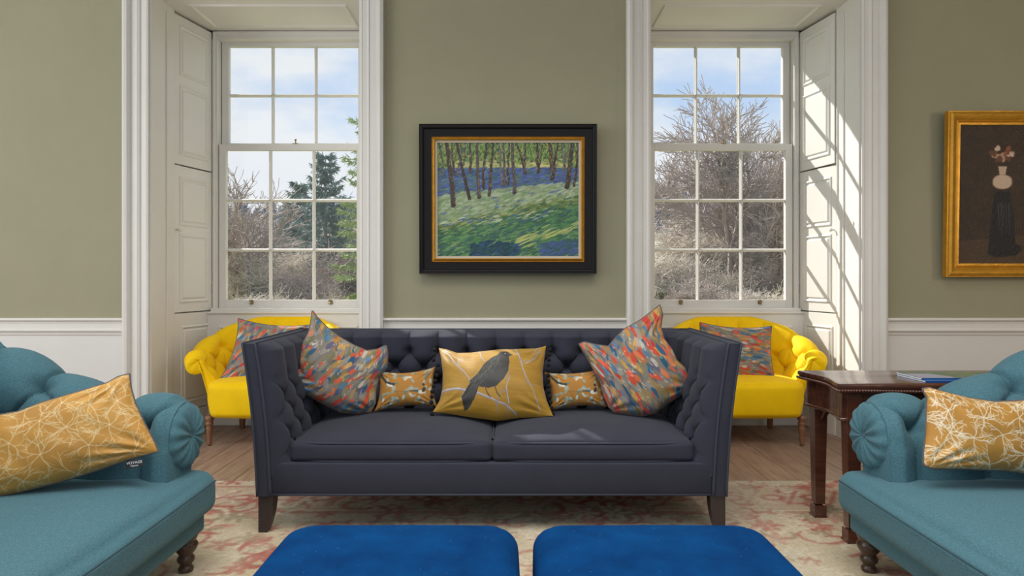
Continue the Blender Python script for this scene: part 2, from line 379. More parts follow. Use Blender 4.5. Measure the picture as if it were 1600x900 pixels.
pane_mesh = {}
def bars(mb, X, Z, y0, y1, t, cx):
    """glazing bars at x in X (vertical), z in Z, chamfered"""
    return mb
def sash(root, name, cx, y, hw, z0, z1, rows, stile, top, bot, cols=3):
    """a sash: stiles, rails and glazing bars in one mesh, each pane a sub-part"""
    mb = MB(); t = .042
    gx0, gx1, gz0, gz1 = cx-hw+stile, cx+hw-stile, z0+bot, z1-top
    mb.box(cx-hw, gx0, y, y+t, z0, z1, .002); mb.box(gx1, cx+hw, y, y+t, z0, z1, .002)
    mb.box(gx0, gx1, y, y+t, z0, gz0, .002); mb.box(gx0, gx1, y, y+t, gz1, z1, .002)
    pwid = (gx1-gx0)/cols; ph = (gz1-gz0)/rows
    prof = [(-.0125, .030), (-.0125, .022), (-.008, .014), (-.005, .004), (-.003, 0), (.003, 0), (.005, .004), (.008, .014), (.0125, .022), (.0125, .030)]
    for i in range(1, cols): mb.grid(np.array([[(gx0+i*pwid+a, y+.004+d, z) for a, d in prof] for z in (gz0, gz1)]))
    for j in range(1, rows): mb.grid(np.array([[(x, y+.004+d, gz0+j*ph+a) for a, d in prof] for x in (gx0, gx1)]))
    o = mb.build(name, M['white'], root)
    for i in range(cols):
        for j in range(rows):
            MB().box(gx0+i*pwid+.004, gx0+(i+1)*pwid-.004, y+.034, y+.037, gz0+j*ph+.004, gz0+(j+1)*ph-.004).build('pane', M['glass'], o)
    return o

for w in (0, 1):
    cx = WC[w]; root = MB()
    # box frame
    hw = .606; fy = 5.255
    root.box(cx-HO+.03, cx-.572, fy, YO-.12, .86, ZS); root.box(cx+.572, cx+HO-.03, fy, YO-.12, .86, ZS)
    root.box(cx-HO+.03, cx+HO-.03, fy, YO-.12, 3.005, ZS+.02)
    root.rect(cx-.604, cx+.604, .88, ZS-.008, [(0, 0), (0, -.014), (-.010, -.016), (-.018, -.008), (-.032, -.008), (-.032, 0)], fy, closed=False)
    win = struct(root.build('window_%d' % (w+1), M['white']))
    sash(win, 'lower_sash', cx, 5.268, .566, .905, 2.188, 3, .053, .048, .062)
    sash(win, 'upper_sash', cx, 5.322, .566, 2.150, 3.006, 2, .053, .034, .055)
    sill = MB().box(cx-.606, cx+.606, 5.205, 5.44, .878, .905, .004); sill.box(cx-.64, cx+.64, 5.185, 5.27, .862, .880, .006)
    sill.build('window_sill', M['white'], win)
    # sash lifts and catch
    for sx in (-.31, .31):
        mb = MB().box(cx+sx-.016, cx+sx+.016, 5.262, 5.268, .935, .965, .001); mb.box(cx+sx-.009, cx+sx+.009, 5.238, 5.266, .962, .968, .001)
        mb.lathe([(.004, .93), (.010, .936), (.010, .945), (.004, .95)], 10, cx+sx, 5.255); mb.build('sash_lift', M['brass'], win)
    mb = MB().box(cx+.008, cx+.05, 5.27, 5.30, 2.188, 2.196, .001); mb.tube([(cx+.03, 5.285, 2.196), (cx+.03, 5.28, 2.222)], .005, 8); mb.lathe([(.003, 2.215), (.009, 2.22), (.009, 2.228), (.003, 2.232)], 10, cx+.03, 5.28)
    mb.build('sash_catch', M['brass'], win)
    # apron below the window
    ap = MB().box(cx-HO, cx+HO, 5.20, YS, 0, .865); ap.rect(cx-.54, cx+.54, .19, .77, [(0, -.0), (-.004, -.010), (-.014, -.014), (-.022, -.008), (-.03, 0)], 5.20)
    ap.box(cx-HO, cx+HO, 5.185, 5.20, 0, .12, .003)
    ap.build('apron_panel', M['white'], win)
    # soffit
    so = MB().box(cx-HO, cx+HO, YW, 5.26, ZS, ZS+.02)
    P = []
    for a, d in [(0, 0), (-.006, .010), (-.016, .012), (-.026, .004), (-.03, 0)]:
        x0, x1, y0, y1 = cx-.56-a, cx+.56+a, 4.74-a, 5.16+a; P.append([(x0, y0, ZS-d), (x0, y1, ZS-d), (x1, y1, ZS-d), (x1, y0, ZS-d)])
    so.grid(np.array(P), cv=True); so.build('soffit_panel', M['white'], win)
    # reveals: front lining with bead, shutters on the splay
    for sg in (-1, 1):
        xr = cx+sg*HO
        ln = MB().box(*sorted((xr, xr-sg*.012)), YW-.002, 4.835, 0, ZS, .001)
        ln.box(*sorted((xr-sg*.012, xr-sg*.022)), 4.715, 4.728, .0, ZS-.06, .002)
        ln.box(*sorted((xr-sg*.012, xr-sg*.017)), 4.728, 4.80, .0, ZS-.06, .002)
        ln.box(*sorted((xr, xr-sg*.012)), 4.835, 5.19, 0, .14)
        ln.build('reveal_lining', M['white'], win)
        # splayed line from (xr, 4.84) to (cx+sg*.604, 5.25)
        p0 = Vector((xr-sg*.006, 4.842)); p1 = Vector((cx+sg*.612, 5.25)); wd = (p1-p0).length
        # local x runs so that the face (-y local) looks into the opening
        if sg < 0: org, d = p0, (p1-p0)
        else: org, d = p1, (p0-p1)
        ang = math.atan2(d.y, d.x)
        for part, z0, z1, pans, kn in (('upper', 1.968, 3.052, [(.06, wd-.06, .075, .57), (.06, wd-.06, .655, 1.01)], False), ('lower', .888, 1.958, [(.06, wd-.06, .075, .565), (.06, wd-.06, .64, .985)], True)):
            dr = 0
            if w == 1 and sg > 0 and part == 'upper': dr = math.radians(-2.0)
            o = panel_leaf(wd-.004, z1-z0, pans).build('shutter', M['white'], win, loc=(org.x, org.y, z0), rot=(0, 0, ang+dr))
            if kn: knob_mb().build('knob', M['white'], o, True, loc=((.022 if sg < 0 else wd-.026), 0, .60), rot=(PI/2, 0, 0))
            for hz in (.13, .93):
                hx = wd-.002 if sg < 0 else -.002
                MB().tube([(hx, -.005, hz), (hx, -.005, hz+.075)], .006, 8).box(hx-.009, hx+.009, -.003, .003, hz, hz+.075).build('hinge', M['iron'], o)
        panel_leaf(wd-.004, .72, [(.075, wd-.045, .06, .62)]).build('dado_panel', M['white'], win, loc=(org.x, org.y, .16), rot=(0, 0, ang))
        MB().box(0, wd-.004, -.012, .03, 0, .155, .003).build('plinth', M['white'], win, loc=(org.x, org.y, 0), rot=(0, 0, ang))
        # outside stone jamb
    st = MB()
    for k in range(9):
        z0 = .7+k*.27; st.box(cx-.70, cx-.598, 5.44, YO+.0, z0, z0+.266, .002); st.box(cx+.598, cx+.70, 5.44, YO+.0, z0, z0+.262, .004)
    st.box(cx-.7, cx+.7, 5.44, YO+.06, .74, .87, .004); st.box(cx-.7, cx+.7, 5.44, YO, 3.05, 3.2, .004)
    st.build('stone_surround', M['stone'], win)

# ------------------------------------------------------------------ rug
def rug():
    x0, x1, y0, y1 = -2.75, 2.75, .25, 3.755; nu, nv = 470, 300; asp = (x1-x0)/(y1-y0); cv = Cv(nu, nv, asp, (206, 188, 156)); S = 1/(y1-y0)
    r = random.Random(5); red = (172, 84, 74); ol = (150, 134, 104); cr_ = (226, 214, 190)
    # border bands along the far edge and sides
    X = (cv.x/S); Y = cv.y/S; e = np.minimum(np.minimum(X, asp/S-X), np.minimum(Y, (y1-y0)-Y))
    for a, b, c, al in ((.10, .13, red, .45), (.13, .46, (196, 164, 142), .55), (.46, .48, ol, .5), (.50, .53, red, .5), (0, .10, (208, 196, 172), .8)):
        m = ((e > a) & (e < b)).astype(float); cv.mask((slice(None), slice(None)), m, c, al)
    def scroll(px, py, R, th, dirn, col, w):
        pts = []
        for k in range(16):
            t = k/15; rr = R*(1-.75*t); a = th+dirn*t*4.2; pts.append(((px+rr*math.cos(a))*S, (py+rr*math.sin(a))*S))
        cv.line(pts, w*S, w*.5*S, col, .75)
    for i in range(1100):
        px = r.random()*(x1-x0); py = r.random()*(y1-y0); scroll(px, py, .05+r.random()*.10, r.random()*6.3, r.choice((-1, 1)), r.choice((red, red, ol, cr_, (190, 120, 104))), .008+.008*r.random())
    for i in range(900):
        px = r.random()*(x1-x0); py = r.random()*(y1-y0); n = r.choice((5, 6)); c = r.choice((red, (196, 130, 114), cr_, cr_, ol)); R = .03+.04*r.random()
        for k in range(n): a = k*2*PI/n; cv.dab((px+R*.7*math.cos(a))*S, (py+R*.7*math.sin(a))*S, R*.6*S, R*.3*S, a, c, .65)
    for ed in range(26):
        px = .11+ed*.21; py = (y1-y0)-.30; cv.dab(px*S, py*S, .075*S, .05*S, 0, red, .55); cv.dab(px*S, py*S, .035*S, .025*S, 0, cr_, .7)
        cv.line([((px+.04)*S, (py-.1)*S), ((px+.10)*S, (py)*S), ((px+.16)*S, (py+.1)*S)], .010*S, .010*S, red, .6)
    wear = np.clip(.25+.40*snoise(X, Y, 8, 6, 4)+.2*snoise(X, Y, 9, 40, 3), 0, .7)[..., None]; cv.c = cv.c*(1-wear)+np.array((206, 194, 170))*wear
    Xg = x0+X; Yg = y0+Y; edge = np.minimum(e/.012, 1); P = np.stack([Xg, Yg, .004+.009*edge+.001*snoise(X, Y, 2, 8, 2)], -1)
    mb = MB().grid(P, col=cv.lin()); b = np.stack([Xg[::1], Yg, np.full(Xg.shape, .0005)], -1)
    ring = [(0, 0), (nu-1, 0), (nu-1, nv-1), (0, nv-1)]; q = [P[i, j].copy() for i, j in ring]
    mb.add([(p[0], p[1], .0005) for p in q], [(0, 1, 2, 3)], np.tile(lin((160, 145, 120)), (4, 1)))
    o = mb.build('rug', M['ruggy'], None, True); tag(o, 'large faded cream and red floral rug under the sofas and ottomans', 'rug')
rug()

# ------------------------------------------------------------------ dark slate sofa
def slate_sofa():
    R = empty('sofa', (-.081, 3.42, 0)); tag(R, 'long slate blue buttoned sofa with high square arms facing the camera', 'sofa')
    RZ = .013; LZ = .176; T = .853
    def outer(z): t = (z-LZ)/(T-LZ); return 1.041+.066*t-.012*math.sin(PI*t)
    # seat rail
    mb = MB(); mb.box(-.985, .985, -.432, .40, LZ, .318, .012); mb.build('seat_base', M['navy'], R, True, auto=.7)
    MB().tube([(-.975, -.434, LZ+.004), (.975, -.434, LZ+.004)], .005, 8).build('piping', M['navyp'], R, True)
    # arms: shell with padded inner face
    nz_ = 20
    for s in (-1, 1):
        Z = np.linspace(LZ, T, nz_); sec = []
        for z in Z:
            xo = outer(z); xi = xo-.062
            sec.append([(s*xo, -.442, z), (s*(xo-.006), -.446, z), (s*(xi+.006), -.446, z), (s*xi, -.442, z), (s*xi, .43, z), (s*(xo-.004), .43, z), (s*xo, .42, z)])
        P = np.array(sec); mb = MB().grid(P, cv=True); n = P.shape[1]
        mb.f.append(tuple(range(n))); mb.f.append(tuple((nz_-1)*n+i for i in range(n)))
        arm = mb.build('arm', M['navy'], R, True, auto=.6)
        for k in (0, 1):
            pts = [(s*(outer(z)-(.060 if k else .002)), -.447, z) for z in Z]
            if k == 0: pts += [(s*(outer(T)-.002), y, T+.001) for y in np.linspace(-.44, .42, 6)]
            else: pts += [(s*(outer(T)-.060), y, T+.001) for y in np.linspace(-.44, .33, 6)]
            MB().tube(pts, .0048, 8).build('piping', M['navyp'], arm, True)
        # pad
        nu, nv = 240, 170; u = np.linspace(-.436, .36, nu); v = np.linspace(.26, T+.0, nv); U, V = np.meshgrid(u, v, indexing='ij')
        xo = 1.041+.066*(V-LZ)/(T-LZ)-.062
        th = .085*(1-.35*(V-.3)/.55)*sstep(0, .03, U+.436)**.5*np.sqrt(np.clip((T-V)/.035, 0, 1)).clip(0, 1)
        p, q = .157, .170; h = tuft(U+.03, V-.26, p, q, .435, .08, .026, .034, .024, .5, .005, .004)*sstep(-.436, -.37, U)*np.clip((T-V)/.03, .1, 1)
        X = xo-th-h*.9; P = np.stack([s*X, U, V], -1); pad = MB().grid(P, flip=s > 0).build('arm_pad', M['navy'], R, True)
        for bx_, bz in buttons(-.36, .36, p, q, .435, .08):
            y = bx_-.03; z = bz+.26
            if y < -.38 or y > .25: continue
            i = int((y+.436)/.796*(nu-1)); j = int((z-.26)/(T-.26)*(nv-1)); pos = P[i, j]
            BUT['navy'](R, (pos[0]-s*.002, y, z), (0, s*-PI/2, 0))
    # back
    MB().box(-1.10, 1.10, .34, .44, LZ, T, .010).build('back_frame', M['navy'], R, True, auto=.7)
    nu, nv = 640, 170; u = np.linspace(-1.03, 1.03, nu); v = np.linspace(.28, T+.002, nv); U, V = np.meshgrid(u, v, indexing='ij'); p, q = .157, .160
    th = .075*np.sqrt(np.clip((T+.004-V)/.04, 0, 1))+.03*(.85-V)
    h = tuft(U, V-.255, p, q, .48, .08, .034, .038, .024, .5, .005, .004)*np.clip((T-V)/.03, .08, 1)
    P = np.stack([U, .345-th-h, V], -1); MB().grid(P).build('back_pad', M['navy'], R, True)
    for bx_, bz in buttons(-.98, .98, p, q, .48, .08):
        z = bz+.255; i = int((bx_+1.03)/2.06*(nu-1)); j = int((z-.28)/(T+.002-.28)*(nv-1))
        if j < 1: continue
        BUT['navy'](R, (bx_, P[i, j][1]-.003, z), (PI/2, 0, 0))
    MB().tube([(x, .338, T+.002) for x in np.linspace(-1.04, 1.04, 20)], .0045, 8).build('piping', M['navyp'], R, True)
    # seat cushions
    for s in (-1, 1):
        V, f = rbox(.452, .345, .045, .022, (40, 30, 3), (.006, .012, .055), 3.0, .0022)
        m1 = np.where(V[:, 2] > 0, 1, 0); V[:, 2] += m1*.004*np.abs(snoise(V[:, 0]*s, V[:, 1], 11+s, 16, 3))*np.exp(-((V[:, 0]-s*(-.2))/.25)**2)
        c = MB().add(V, f).build('seat_cushion', M['navy'], R, True, loc=(s*.454, -.065, .362))
        for zz in (-.040, .040):
            ring = []
            for t in np.linspace(0, 2*PI, 80, endpoint=False):
                a, b = math.cos(t), math.sin(t); k = 1/max(abs(a)**8+abs(b)**8, 1e-9)**(1/8.)
                ring.append((a*k*.453, b*k*.346, zz+(.012 if zz > 0 else 0)*(1-abs(a*k)**3)*0))
            MB().tube(ring, .0048, 8, closed=True).build('piping', M['navyp'], c, True)
    # legs
    for sx in (-1, 1):
        for sy in (-1, 1):
            P = []
            for t in np.linspace(0, 1, 9):
                z = LZ*(1-t); wo_ = 1.037; wi = 1.037-.066+.026*t**2.2; yf = -.436 if sy < 0 else .44; yb = yf-sy*(.062-.022*t**2)
                P.append([(sx*wo_, yf, z), (sx*wi, yf, z), (sx*wi, yb, z), (sx*wo_, yb, z)])
            P = np.array(P); P[..., 2] = P[..., 2]*(1-RZ/LZ)+RZ; mb = MB().grid(P, cv=True); mb.f.append((0, 1, 2, 3)); mb.f.append((32, 33, 34, 35)); mb.build('leg', M['dleg'], R)
BUT = {}
def but_fn(matn, r):
    store = {}
    def f(parent, loc, rot):
        if 'o' not in store:
            store['o'] = MB().lathe([(r, -.004), (r*.95, .001), (r*.6, .0035), (.0005, .0045)], 10).build('button', M[matn], parent, True, loc=loc, rot=rot); return store['o']
        return inst(store['o'], parent, loc, rot)
    return f
BUT['navy'] = but_fn('navy', .0085); BUT['teal'] = but_fn('teal', .011); BUT['yellow'] = but_fn('yellow', .008)
slate_sofa()

# ------------------------------------------------------------------ teal sofas
def swept(path, prof, disp=None):
    """path: list of (x,y,nx,ny) ; prof(i)-> list of (r,z). returns P[i,j]"""
    P = []
    for i, (x, y, nx, ny) in enumerate(path): P.append([(x+nx*r, y+ny*r, z) for r, z in prof(i)])
    P = np.array(P)
    return P
def resample(pts, n):
    pts = np.asarray(pts, float); d = np.r_[0, np.cumsum(np.linalg.norm(np.diff(pts, axis=0), axis=1))]; t = np.linspace(0, d[-1], n)
    return np.stack([np.interp(t, d, pts[:, k]) for k in range(pts.shape[1])], -1)
def smoothpoly(pts, n, it=3):
    pts = resample(pts, n)
    for _ in range(it): pts[1:-1] = .25*pts[:-2]+.5*pts[1:-1]+.25*pts[2:]
    return pts
def cap_scroll(mb, ring, centre, out, bulge, pl=14, amp=.005, rings=14):
    """pleated end of a roll: closes ring towards the button"""
    ring = np.asarray(ring); n = len(ring); P = []
    for k in range(rings+1):
        t = k/rings; q = ring*(1-t)+centre*t; b = bulge*math.sin(min(1, t*1.0)*PI)**.6*(1-.25*t) if t < 1 else -.002
        ph = np.arange(n)*2*PI*pl/n; a = amp*math.sin(PI*min(1, t*1.1))
        P.append(q+np.outer(np.ones(n)*b+a*np.sin(ph), out))
    mb.grid(np.array(P), cv=True)

def teal_sofa(loc, rz):
    R = empty('armchair_sofa', loc, rz); R.name = 'buttoned_sofa'
    V, f = rbox(.455, .95, .055, .02, (8, 16, 3), (.006, 0, 0))
    MB().add(V, f).build('seat_base', M['teal'], R, True, loc=(-.005, 0, .205))
    V, f = rbox(.47, .985, .083, .055, (26, 60, 4), (.018, .012, .055), 3.2, .003)
    V[:, 2] += np.where(V[:, 2] > 0, 1, 0)*.003*snoise(V[:, 0], V[:, 1], 21, 24, 3)
    c = MB().add(V, f).build('seat_cushion', M['teal'], R, True, loc=(.02, 0, .302))
    # front seam of the cushion
    for zz in (.052,):
        pts = [(.480+.016*(1-(y/.985)**2), y, zz) for y in np.linspace(-.92, .92, 60)]
        MB().tube(pts, .0028, 6).build('seam', M['tealp'], c, True)
    # arms
    L_ = .40+.42; n = 230
    for s in (-1, 1):
        xs_ = np.linspace(.40, -.43, n); prof = []; P = []; J = 180
        for x in xs_:
            t = (.40-x)/.83; rise = .19*float(sstep(.22, .85, t)); zt = .668+rise; rr = .128-.03*float(sstep(.2, .8, t))
            inner = [(0, .34), (.002, .42), (.004, .50), (.012, zt-rr*.95)]
            cx_, cz = .012+rr, zt-rr
            arc = [(cx_+rr*math.cos(a), cz+rr*math.sin(a)) for a in np.linspace(PI, -.75*PI, 26)]
            outp = [(.20, zt-2*rr*.95), (.19, .40), (.185, .2)]
            pr = resample(inner[:-1]+arc+outp, J); pr[1:-1] = .25*pr[:-2]+.5*pr[1:-1]+.25*pr[2:]; P.append([(x, s*(.745+a), z) for a, z in pr])
        P = np.array(P); N = normals(P)
        if np.dot(N[10, 10], (0, -s, 0)) < 0: N = -N
        # arc length coordinate from seat
        dl = np.linalg.norm(np.diff(P, axis=1), axis=2); S = np.concatenate([np.zeros((n, 1)), np.cumsum(dl, 1)], 1)
        X = P[..., 0]; pq = (.25, .30)
        h = tuft(X-.172, S-.108, pq[0], pq[1], .30, .15, .040, .055, .036, .40, .017, .0065)
        wfade = sstep(.0, .05, .40-X)*(1-sstep(.56, .78, S)); h = h*wfade
        P = P+N*(h*.85)[..., None]
        mb = MB().grid(P, flip=s > 0); ring = P[0]
        arm = mb.build('arm', M['teal'], R, True)
        # roll end cap: ring closed by the scroll centre; lower post flat
        cz = .668-.128; cpt = np.array((.40, s*(.757+.128), cz)); cap = MB(); cap_scroll(cap, ring, cpt, np.array((1., 0, 0)), .004, 15, 0)
        cap.build('arm_front', M['teal'], R, True)
        sc = MB(); na = 120; aa = np.arange(na)*2*PI/na; RR = []
        for tt in np.linspace(1, .03, 18):
            rr_s = .124*tt*(1+.02*np.cos(aa*13)*tt); bul = .030*(1-tt**5)**.6-.016*math.exp(-(tt/.14)**2)+.0075*np.cos(aa*13+.5*math.sin(tt*3))*math.sin(PI*min(1, tt*1.02))**.8*(.25+.75*tt)
            RR.append(np.stack([.402+bul, cpt[1]+rr_s*np.cos(aa), cz-.002+rr_s*np.sin(aa)], -1))
        sc.grid(np.array(RR), cv=True); sc.build('scroll', M['teal'], R, True)
        BUT['teal'](R, (.420, s*(.757+.128), cz), (0, PI/2, 0))
        for bx_ in (.297, .047, -.203):
            i = int((.40-bx_)/.83*(n-1)); j = int(np.argmin(abs(S[i]-.258)))
            BUT['teal'](R, P[i, j]+N[i, j]*.002, Vector(N[i, j]).to_track_quat('Z', 'Y').to_euler())
        for bx_ in (.172, -.078, -.328):
            i = int((.40-bx_)/.83*(n-1)); j = int(np.argmin(abs(S[i]-.408)))
            BUT['teal'](R, P[i, j]+N[i, j]*.002, Vector(N[i, j]).to_track_quat('Z', 'Y').to_euler())
    # back
    n = 200; ys = np.linspace(-.90, .90, n); P = []; J = 80
    for y in ys:
        zt = .905; rr = .095; inner = [(-.17, .36), (-.19, .5), (-.235, .70), (-.255, zt-rr)]; cx_, cz = -.255-rr, zt-rr
        arc = [(cx_+rr*math.cos(a), cz+rr*math.sin(a)) for a in np.linspace(0, 1.3*PI, 22)]
        pr = resample(inner[:-1]+arc+[(-.43, .55), (-.44, .2)], J); pr[1:-1] = .25*pr[:-2]+.5*pr[1:-1]+.25*pr[2:]; P.append([(a, y, z) for a, z in pr])
    P = np.array(P); N = normals(P)
    if N[100, 10][0] < 0: N = -N
    dl = np.linalg.norm(np.diff(P, axis=1), axis=2); S = np.concatenate([np.zeros((n, 1)), np.cumsum(dl, 1)], 1)
    h = tuft(P[..., 1], S-.1, .25, .30, .45, .15, .03, .04, .034, .42)*(1-sstep(.72, .85, S)); P = P+N*(h*.85)[..., None]
    MB().grid(P).build('backrest', M['teal'], R, True)
    MB().box(-.45, -.25, -.93, .93, .15, .60, .02).build('back_frame', M['teal'], R, True, auto=.7)
    for y in (-.82, .82):
        MB().box(-.44, .385, min(y-.07, y+.07), max(y-.07, y+.07), .2, .50, .02).build('arm_frame', M['teal'], R, True, auto=.7)
    prof = [(.018, .013), (.026, .016), (.029, .026), (.024, .034), (.020, .040), (.024, .046), (.031, .054), (.033, .064), (.028, .074), (.024, .080), (.034, .092), (.042, .106), (.044, .118), (.038, .128), (.034, .134), (.040, .140), (.044, .152), (.044, .165)]
    for sx in (-1, 1):
        for sy in (-1, 1):
            MB().lathe(prof, 24, sx*.40, sy*.892).build('leg', M['turn'], R, True)
    return R
ls = teal_sofa((-1.65, 1.70, 0), 0); tag(ls, 'teal felt buttoned sofa with rolled arm and turned leg at the left edge', 'sofa', 'pair of teal sofas facing each other')
rs = copy_tree(ls); rs.location = (1.784, 1.70, 0); rs.rotation_euler = (0, 0, PI)
tag(rs, 'teal felt buttoned sofa in front of the mahogany table at the right edge', 'sofa')

# ------------------------------------------------------------------ ottomans
def ottoman(cx, label, seed):
    R = empty('ottoman', (cx, 1.48, 0)); tag(R, label, 'ottoman', 'blue velvet ottomans in the foreground')
    V, f = rbox(.312, .375, .145, .045, (40, 44, 10), (.006, .006, .014), 2.6, .0016)
    # corners rounded in plan
    hx, hy = .312, .375; r = .085; qx = np.abs(V[:, 0])-(hx-r); qy = np.abs(V[:, 1])-(hy-r); m = (qx > 0) & (qy > 0); d = np.hypot(qx, qy); k = np.where(m & (d > 1e-6), np.maximum(qx, qy)/np.maximum(d, 1e-6), 1)
    V[:, 0] = np.where(m, np.sign(V[:, 0])*((hx-r)+qx*k), V[:, 0]); V[:, 1] = np.where(m, np.sign(V[:, 1])*((hy-r)+qy*k), V[:, 1])
    o = MB().add(V, f).build('cushioned_top', M['blue'], R, True, loc=(0, 0, .330))
    rng = random.Random(seed); lb = MB()
    for s1, s2 in ((1, 1), (-1, 1)): MB().tube([(s1*(hx-.012+0), s2*(hy-.012), z) for z in np.linspace(-.13, .10, 8)], .003, 6).build('seam', M['bluep'], o, True)
    ring = []
    for t in np.linspace(0, 2*PI, 90, endpoint=False):
        a, b = math.cos(t), math.sin(t); kk = 1/(abs(a)**9+abs(b)**9)**(1/9.); ring.append((a*kk*(hx+.001), b*kk*(hy+.001), -.128))
    MB().tube(ring, .004, 6, closed=True).build('piping', M['bluep'], o, True)
    MB().box(-.28, .28, -.34, .34, .09, .20, .01).build('base_frame', M['blue'], R)
    for i in range(70):
        x = rng.uniform(-.25, .25); y = rng.uniform(-.30, .31); a = rng.random()*6.3; l_ = rng.uniform(.0015, .006); z = .1455+.014*(1-abs(x/hx)**2.6)*(1-abs(y/hy)**2.6)+.0016
        lb.tube([(x, y, z-.001), (x+l_*math.cos(a), y+l_*math.sin(a), z+.0004)], .00035, 3)
    o2 = lb.build('lint', M['lint'], o); o2['kind'] = 'stuff'
    for sx in (-1, 1):
        for sy in (-1, 1): MB().lathe([(.016, .013), (.022, .10)], 14, sx*.22, sy*.26).build('leg', M['dleg'], R, True)
ottoman(-.292, 'bright blue velvet ottoman, the left of the pair in the foreground', 1)
ottoman(.374, 'bright blue velvet ottoman, the right of the pair in the foreground', 2)

# ------------------------------------------------------------------ yellow tub chairs
def tub_chair(loc, label):
    R = empty('tub_chair', loc); tag(R, label, 'armchair', 'yellow velvet tub chairs in the window bays')
    # seat: deep, rounded front with gathers
    hx, hy = .345, .33; V, f = rbox(hx, hy, .118, .04, (36, 30, 10), (.006, .012, .035), 2.4)
    u = V[:, 0]/hx; front = np.clip(-V[:, 1]/hy, 0, 1); V[:, 1] -= front*.03*(1-u**2); V[:, 0] *= 1-.05*np.clip(-V[:, 2]/.118, 0, 1)
    # corner rounding in plan
    r = .10; qx = np.abs(V[:, 0])-(hx-r); qy = -V[:, 1]-(hy-r); m = (qx > 0) & (qy > 0); d = np.hypot(qx, qy); k = np.where(m & (d > 1e-6), np.maximum(qx, qy)/np.maximum(d, 1e-6), 1)
    V[:, 0] = np.where(m, np.sign(V[:, 0])*((hx-r)+qx*k), V[:, 0]); V[:, 1] = np.where(m, -((hy-r)+qy*k), V[:, 1])
    ga = .0035*np.abs(np.sin(V[:, 0]*62))*np.exp(-((V[:, 2]-.03)/.05)**2)*(np.abs(u) > .72); V[:, 1] += ga
    MB().add(V, f).build('seat', M['yellow'], R, True, loc=(0, .02, .312))
    # back and arms in one sweep round a U
    n = 330; th = np.linspace(-.16*PI, 1.16*PI, n); P = []; J = 120; lens = [0]; prev = None; info = []
    for a in th:
        ca, sa = math.cos(a), math.sin(a); x = .345*np.sign(ca)*abs(ca)**.75; y = .02+.235*np.sign(sa)*abs(sa)**.8 if sa > 0 else .02+.36*sa
        info.append((x, y))
    info = np.array(info); info = smoothpoly(info, n, 30); T_ = np.gradient(info, axis=0); T_ /= np.linalg.norm(T_, axis=1)[:, None]; NN = np.stack([T_[:, 1], -T_[:, 0]], -1)
    S0 = np.r_[0, np.cumsum(np.linalg.norm(np.diff(info, axis=0), axis=1))]; S0 -= S0[-1]/2; half = S0[-1]
    for i in range(n):
        b = abs(S0[i])/half; zt = .845-.215*float(sstep(.22, .92, b))-.01*b; lean = .09-.015*float(sstep(.3, .9, b)); rr = .040+.024*float(sstep(.3, .9, b))
        zt += -.02*float(sstep(.92, 1, b))
        inner = [(-.005, .33), (.0, .42), (lean*.35, .52 if b < .6 else .47), (lean*.8, zt-.10), (lean, zt-rr)]
        cx_, cz = lean+rr, zt-rr; arc = [(cx_+rr*math.cos(q), cz+rr*math.sin(q)) for q in np.linspace(PI, -.7*PI, 18)]
        pr = resample(inner[:-1]+arc+[(lean*.8+.012, zt-2*rr-.05), (.045, .32), (.03, .20)], J)
        for _ in range(2): pr[1:-1] = .25*pr[:-2]+.5*pr[1:-1]+.25*pr[2:]
        P.append([(info[i, 0]+NN[i, 0]*a, info[i, 1]+NN[i, 1]*a, z) for a, z in pr])
    P = np.array(P); N = normals(P); mid = 0
    if N[n//2, 18][1] > 0: N = -N
    dl = np.linalg.norm(np.diff(P, axis=1), axis=2); S = np.concatenate([np.zeros((n, 1)), np.cumsum(dl, 1)], 1)
    SS = np.repeat(S0[:, None], J, 1); top = (S[:, 40:41])
    p, q = .155, .17; h = tuft(SS, S-.06, p, q, .255, .085, .020, .030, .024, .45, .006, .005)*(1-sstep(.42, .55, S))*sstep(0, .06, half-np.abs(SS))
    Pd = P+N*h[..., None]
    MB().grid(Pd).build('backrest', M['yellow'], R, True)
    for e, sg in ((0, 1), (n-1, -1)):
        ring = Pd[e]; t = T_[e]*(-1 if e == 0 else 1); out = np.array((t[0], t[1], 0.)); cen = P[e, 49]*.5+P[e, 33]*.5
        cp = MB(); cap_scroll(cp, ring, cen, out, .016, 9, .002); cp.build('arm_front', M['yellow'], R, True)
    for bx_, bz in buttons(-half+.08, half-.08, p, q, .255, .085):
        i = int(np.argmin(abs(S0-bx_))); j = int(np.argmin(abs(S[i]-(bz+.06))))
        BUT['yellow'](R, Pd[i, j]+N[i, j]*.001, Vector(N[i, j]).to_track_quat('Z', 'Y').to_euler())
    prof = [(.011, 0.001), (.015, .012), (.013, .02), (.020, .10), (.024, .125), (.018, .135), (.026, .145), (.026, .155), (.020, .162), (.028, .175), (.030, .205)]
    for sx in (-1, 1):
        MB().lathe(prof, 18, sx*.318, -.262).build('leg', M['yleg'], R, True)
        P2 = np.array([[(sx*(.285+.02*t)+a*(.022-.007*t), .215+.05*t+b*(.022-.007*t), .21*(1-t)+.001) for a, b in ((-1, -1), (1, -1), (1, 1), (-1, 1))] for t in np.linspace(0, 1, 5)])
        mb = MB().grid(P2, cv=True); mb.f.append((0, 1, 2, 3)); mb.f.append((16, 17, 18, 19)); mb.build('leg', M['yleg'], R)
    return R
c1 = tub_chair((-1.725, 4.83, 0), 'mustard yellow velvet tub chair in the left window bay')
c2 = copy_tree(c1); c2.location = (1.665, 4.83, 0); c2['label'] = 'mustard yellow velvet tub chair in the sunlit right window bay'

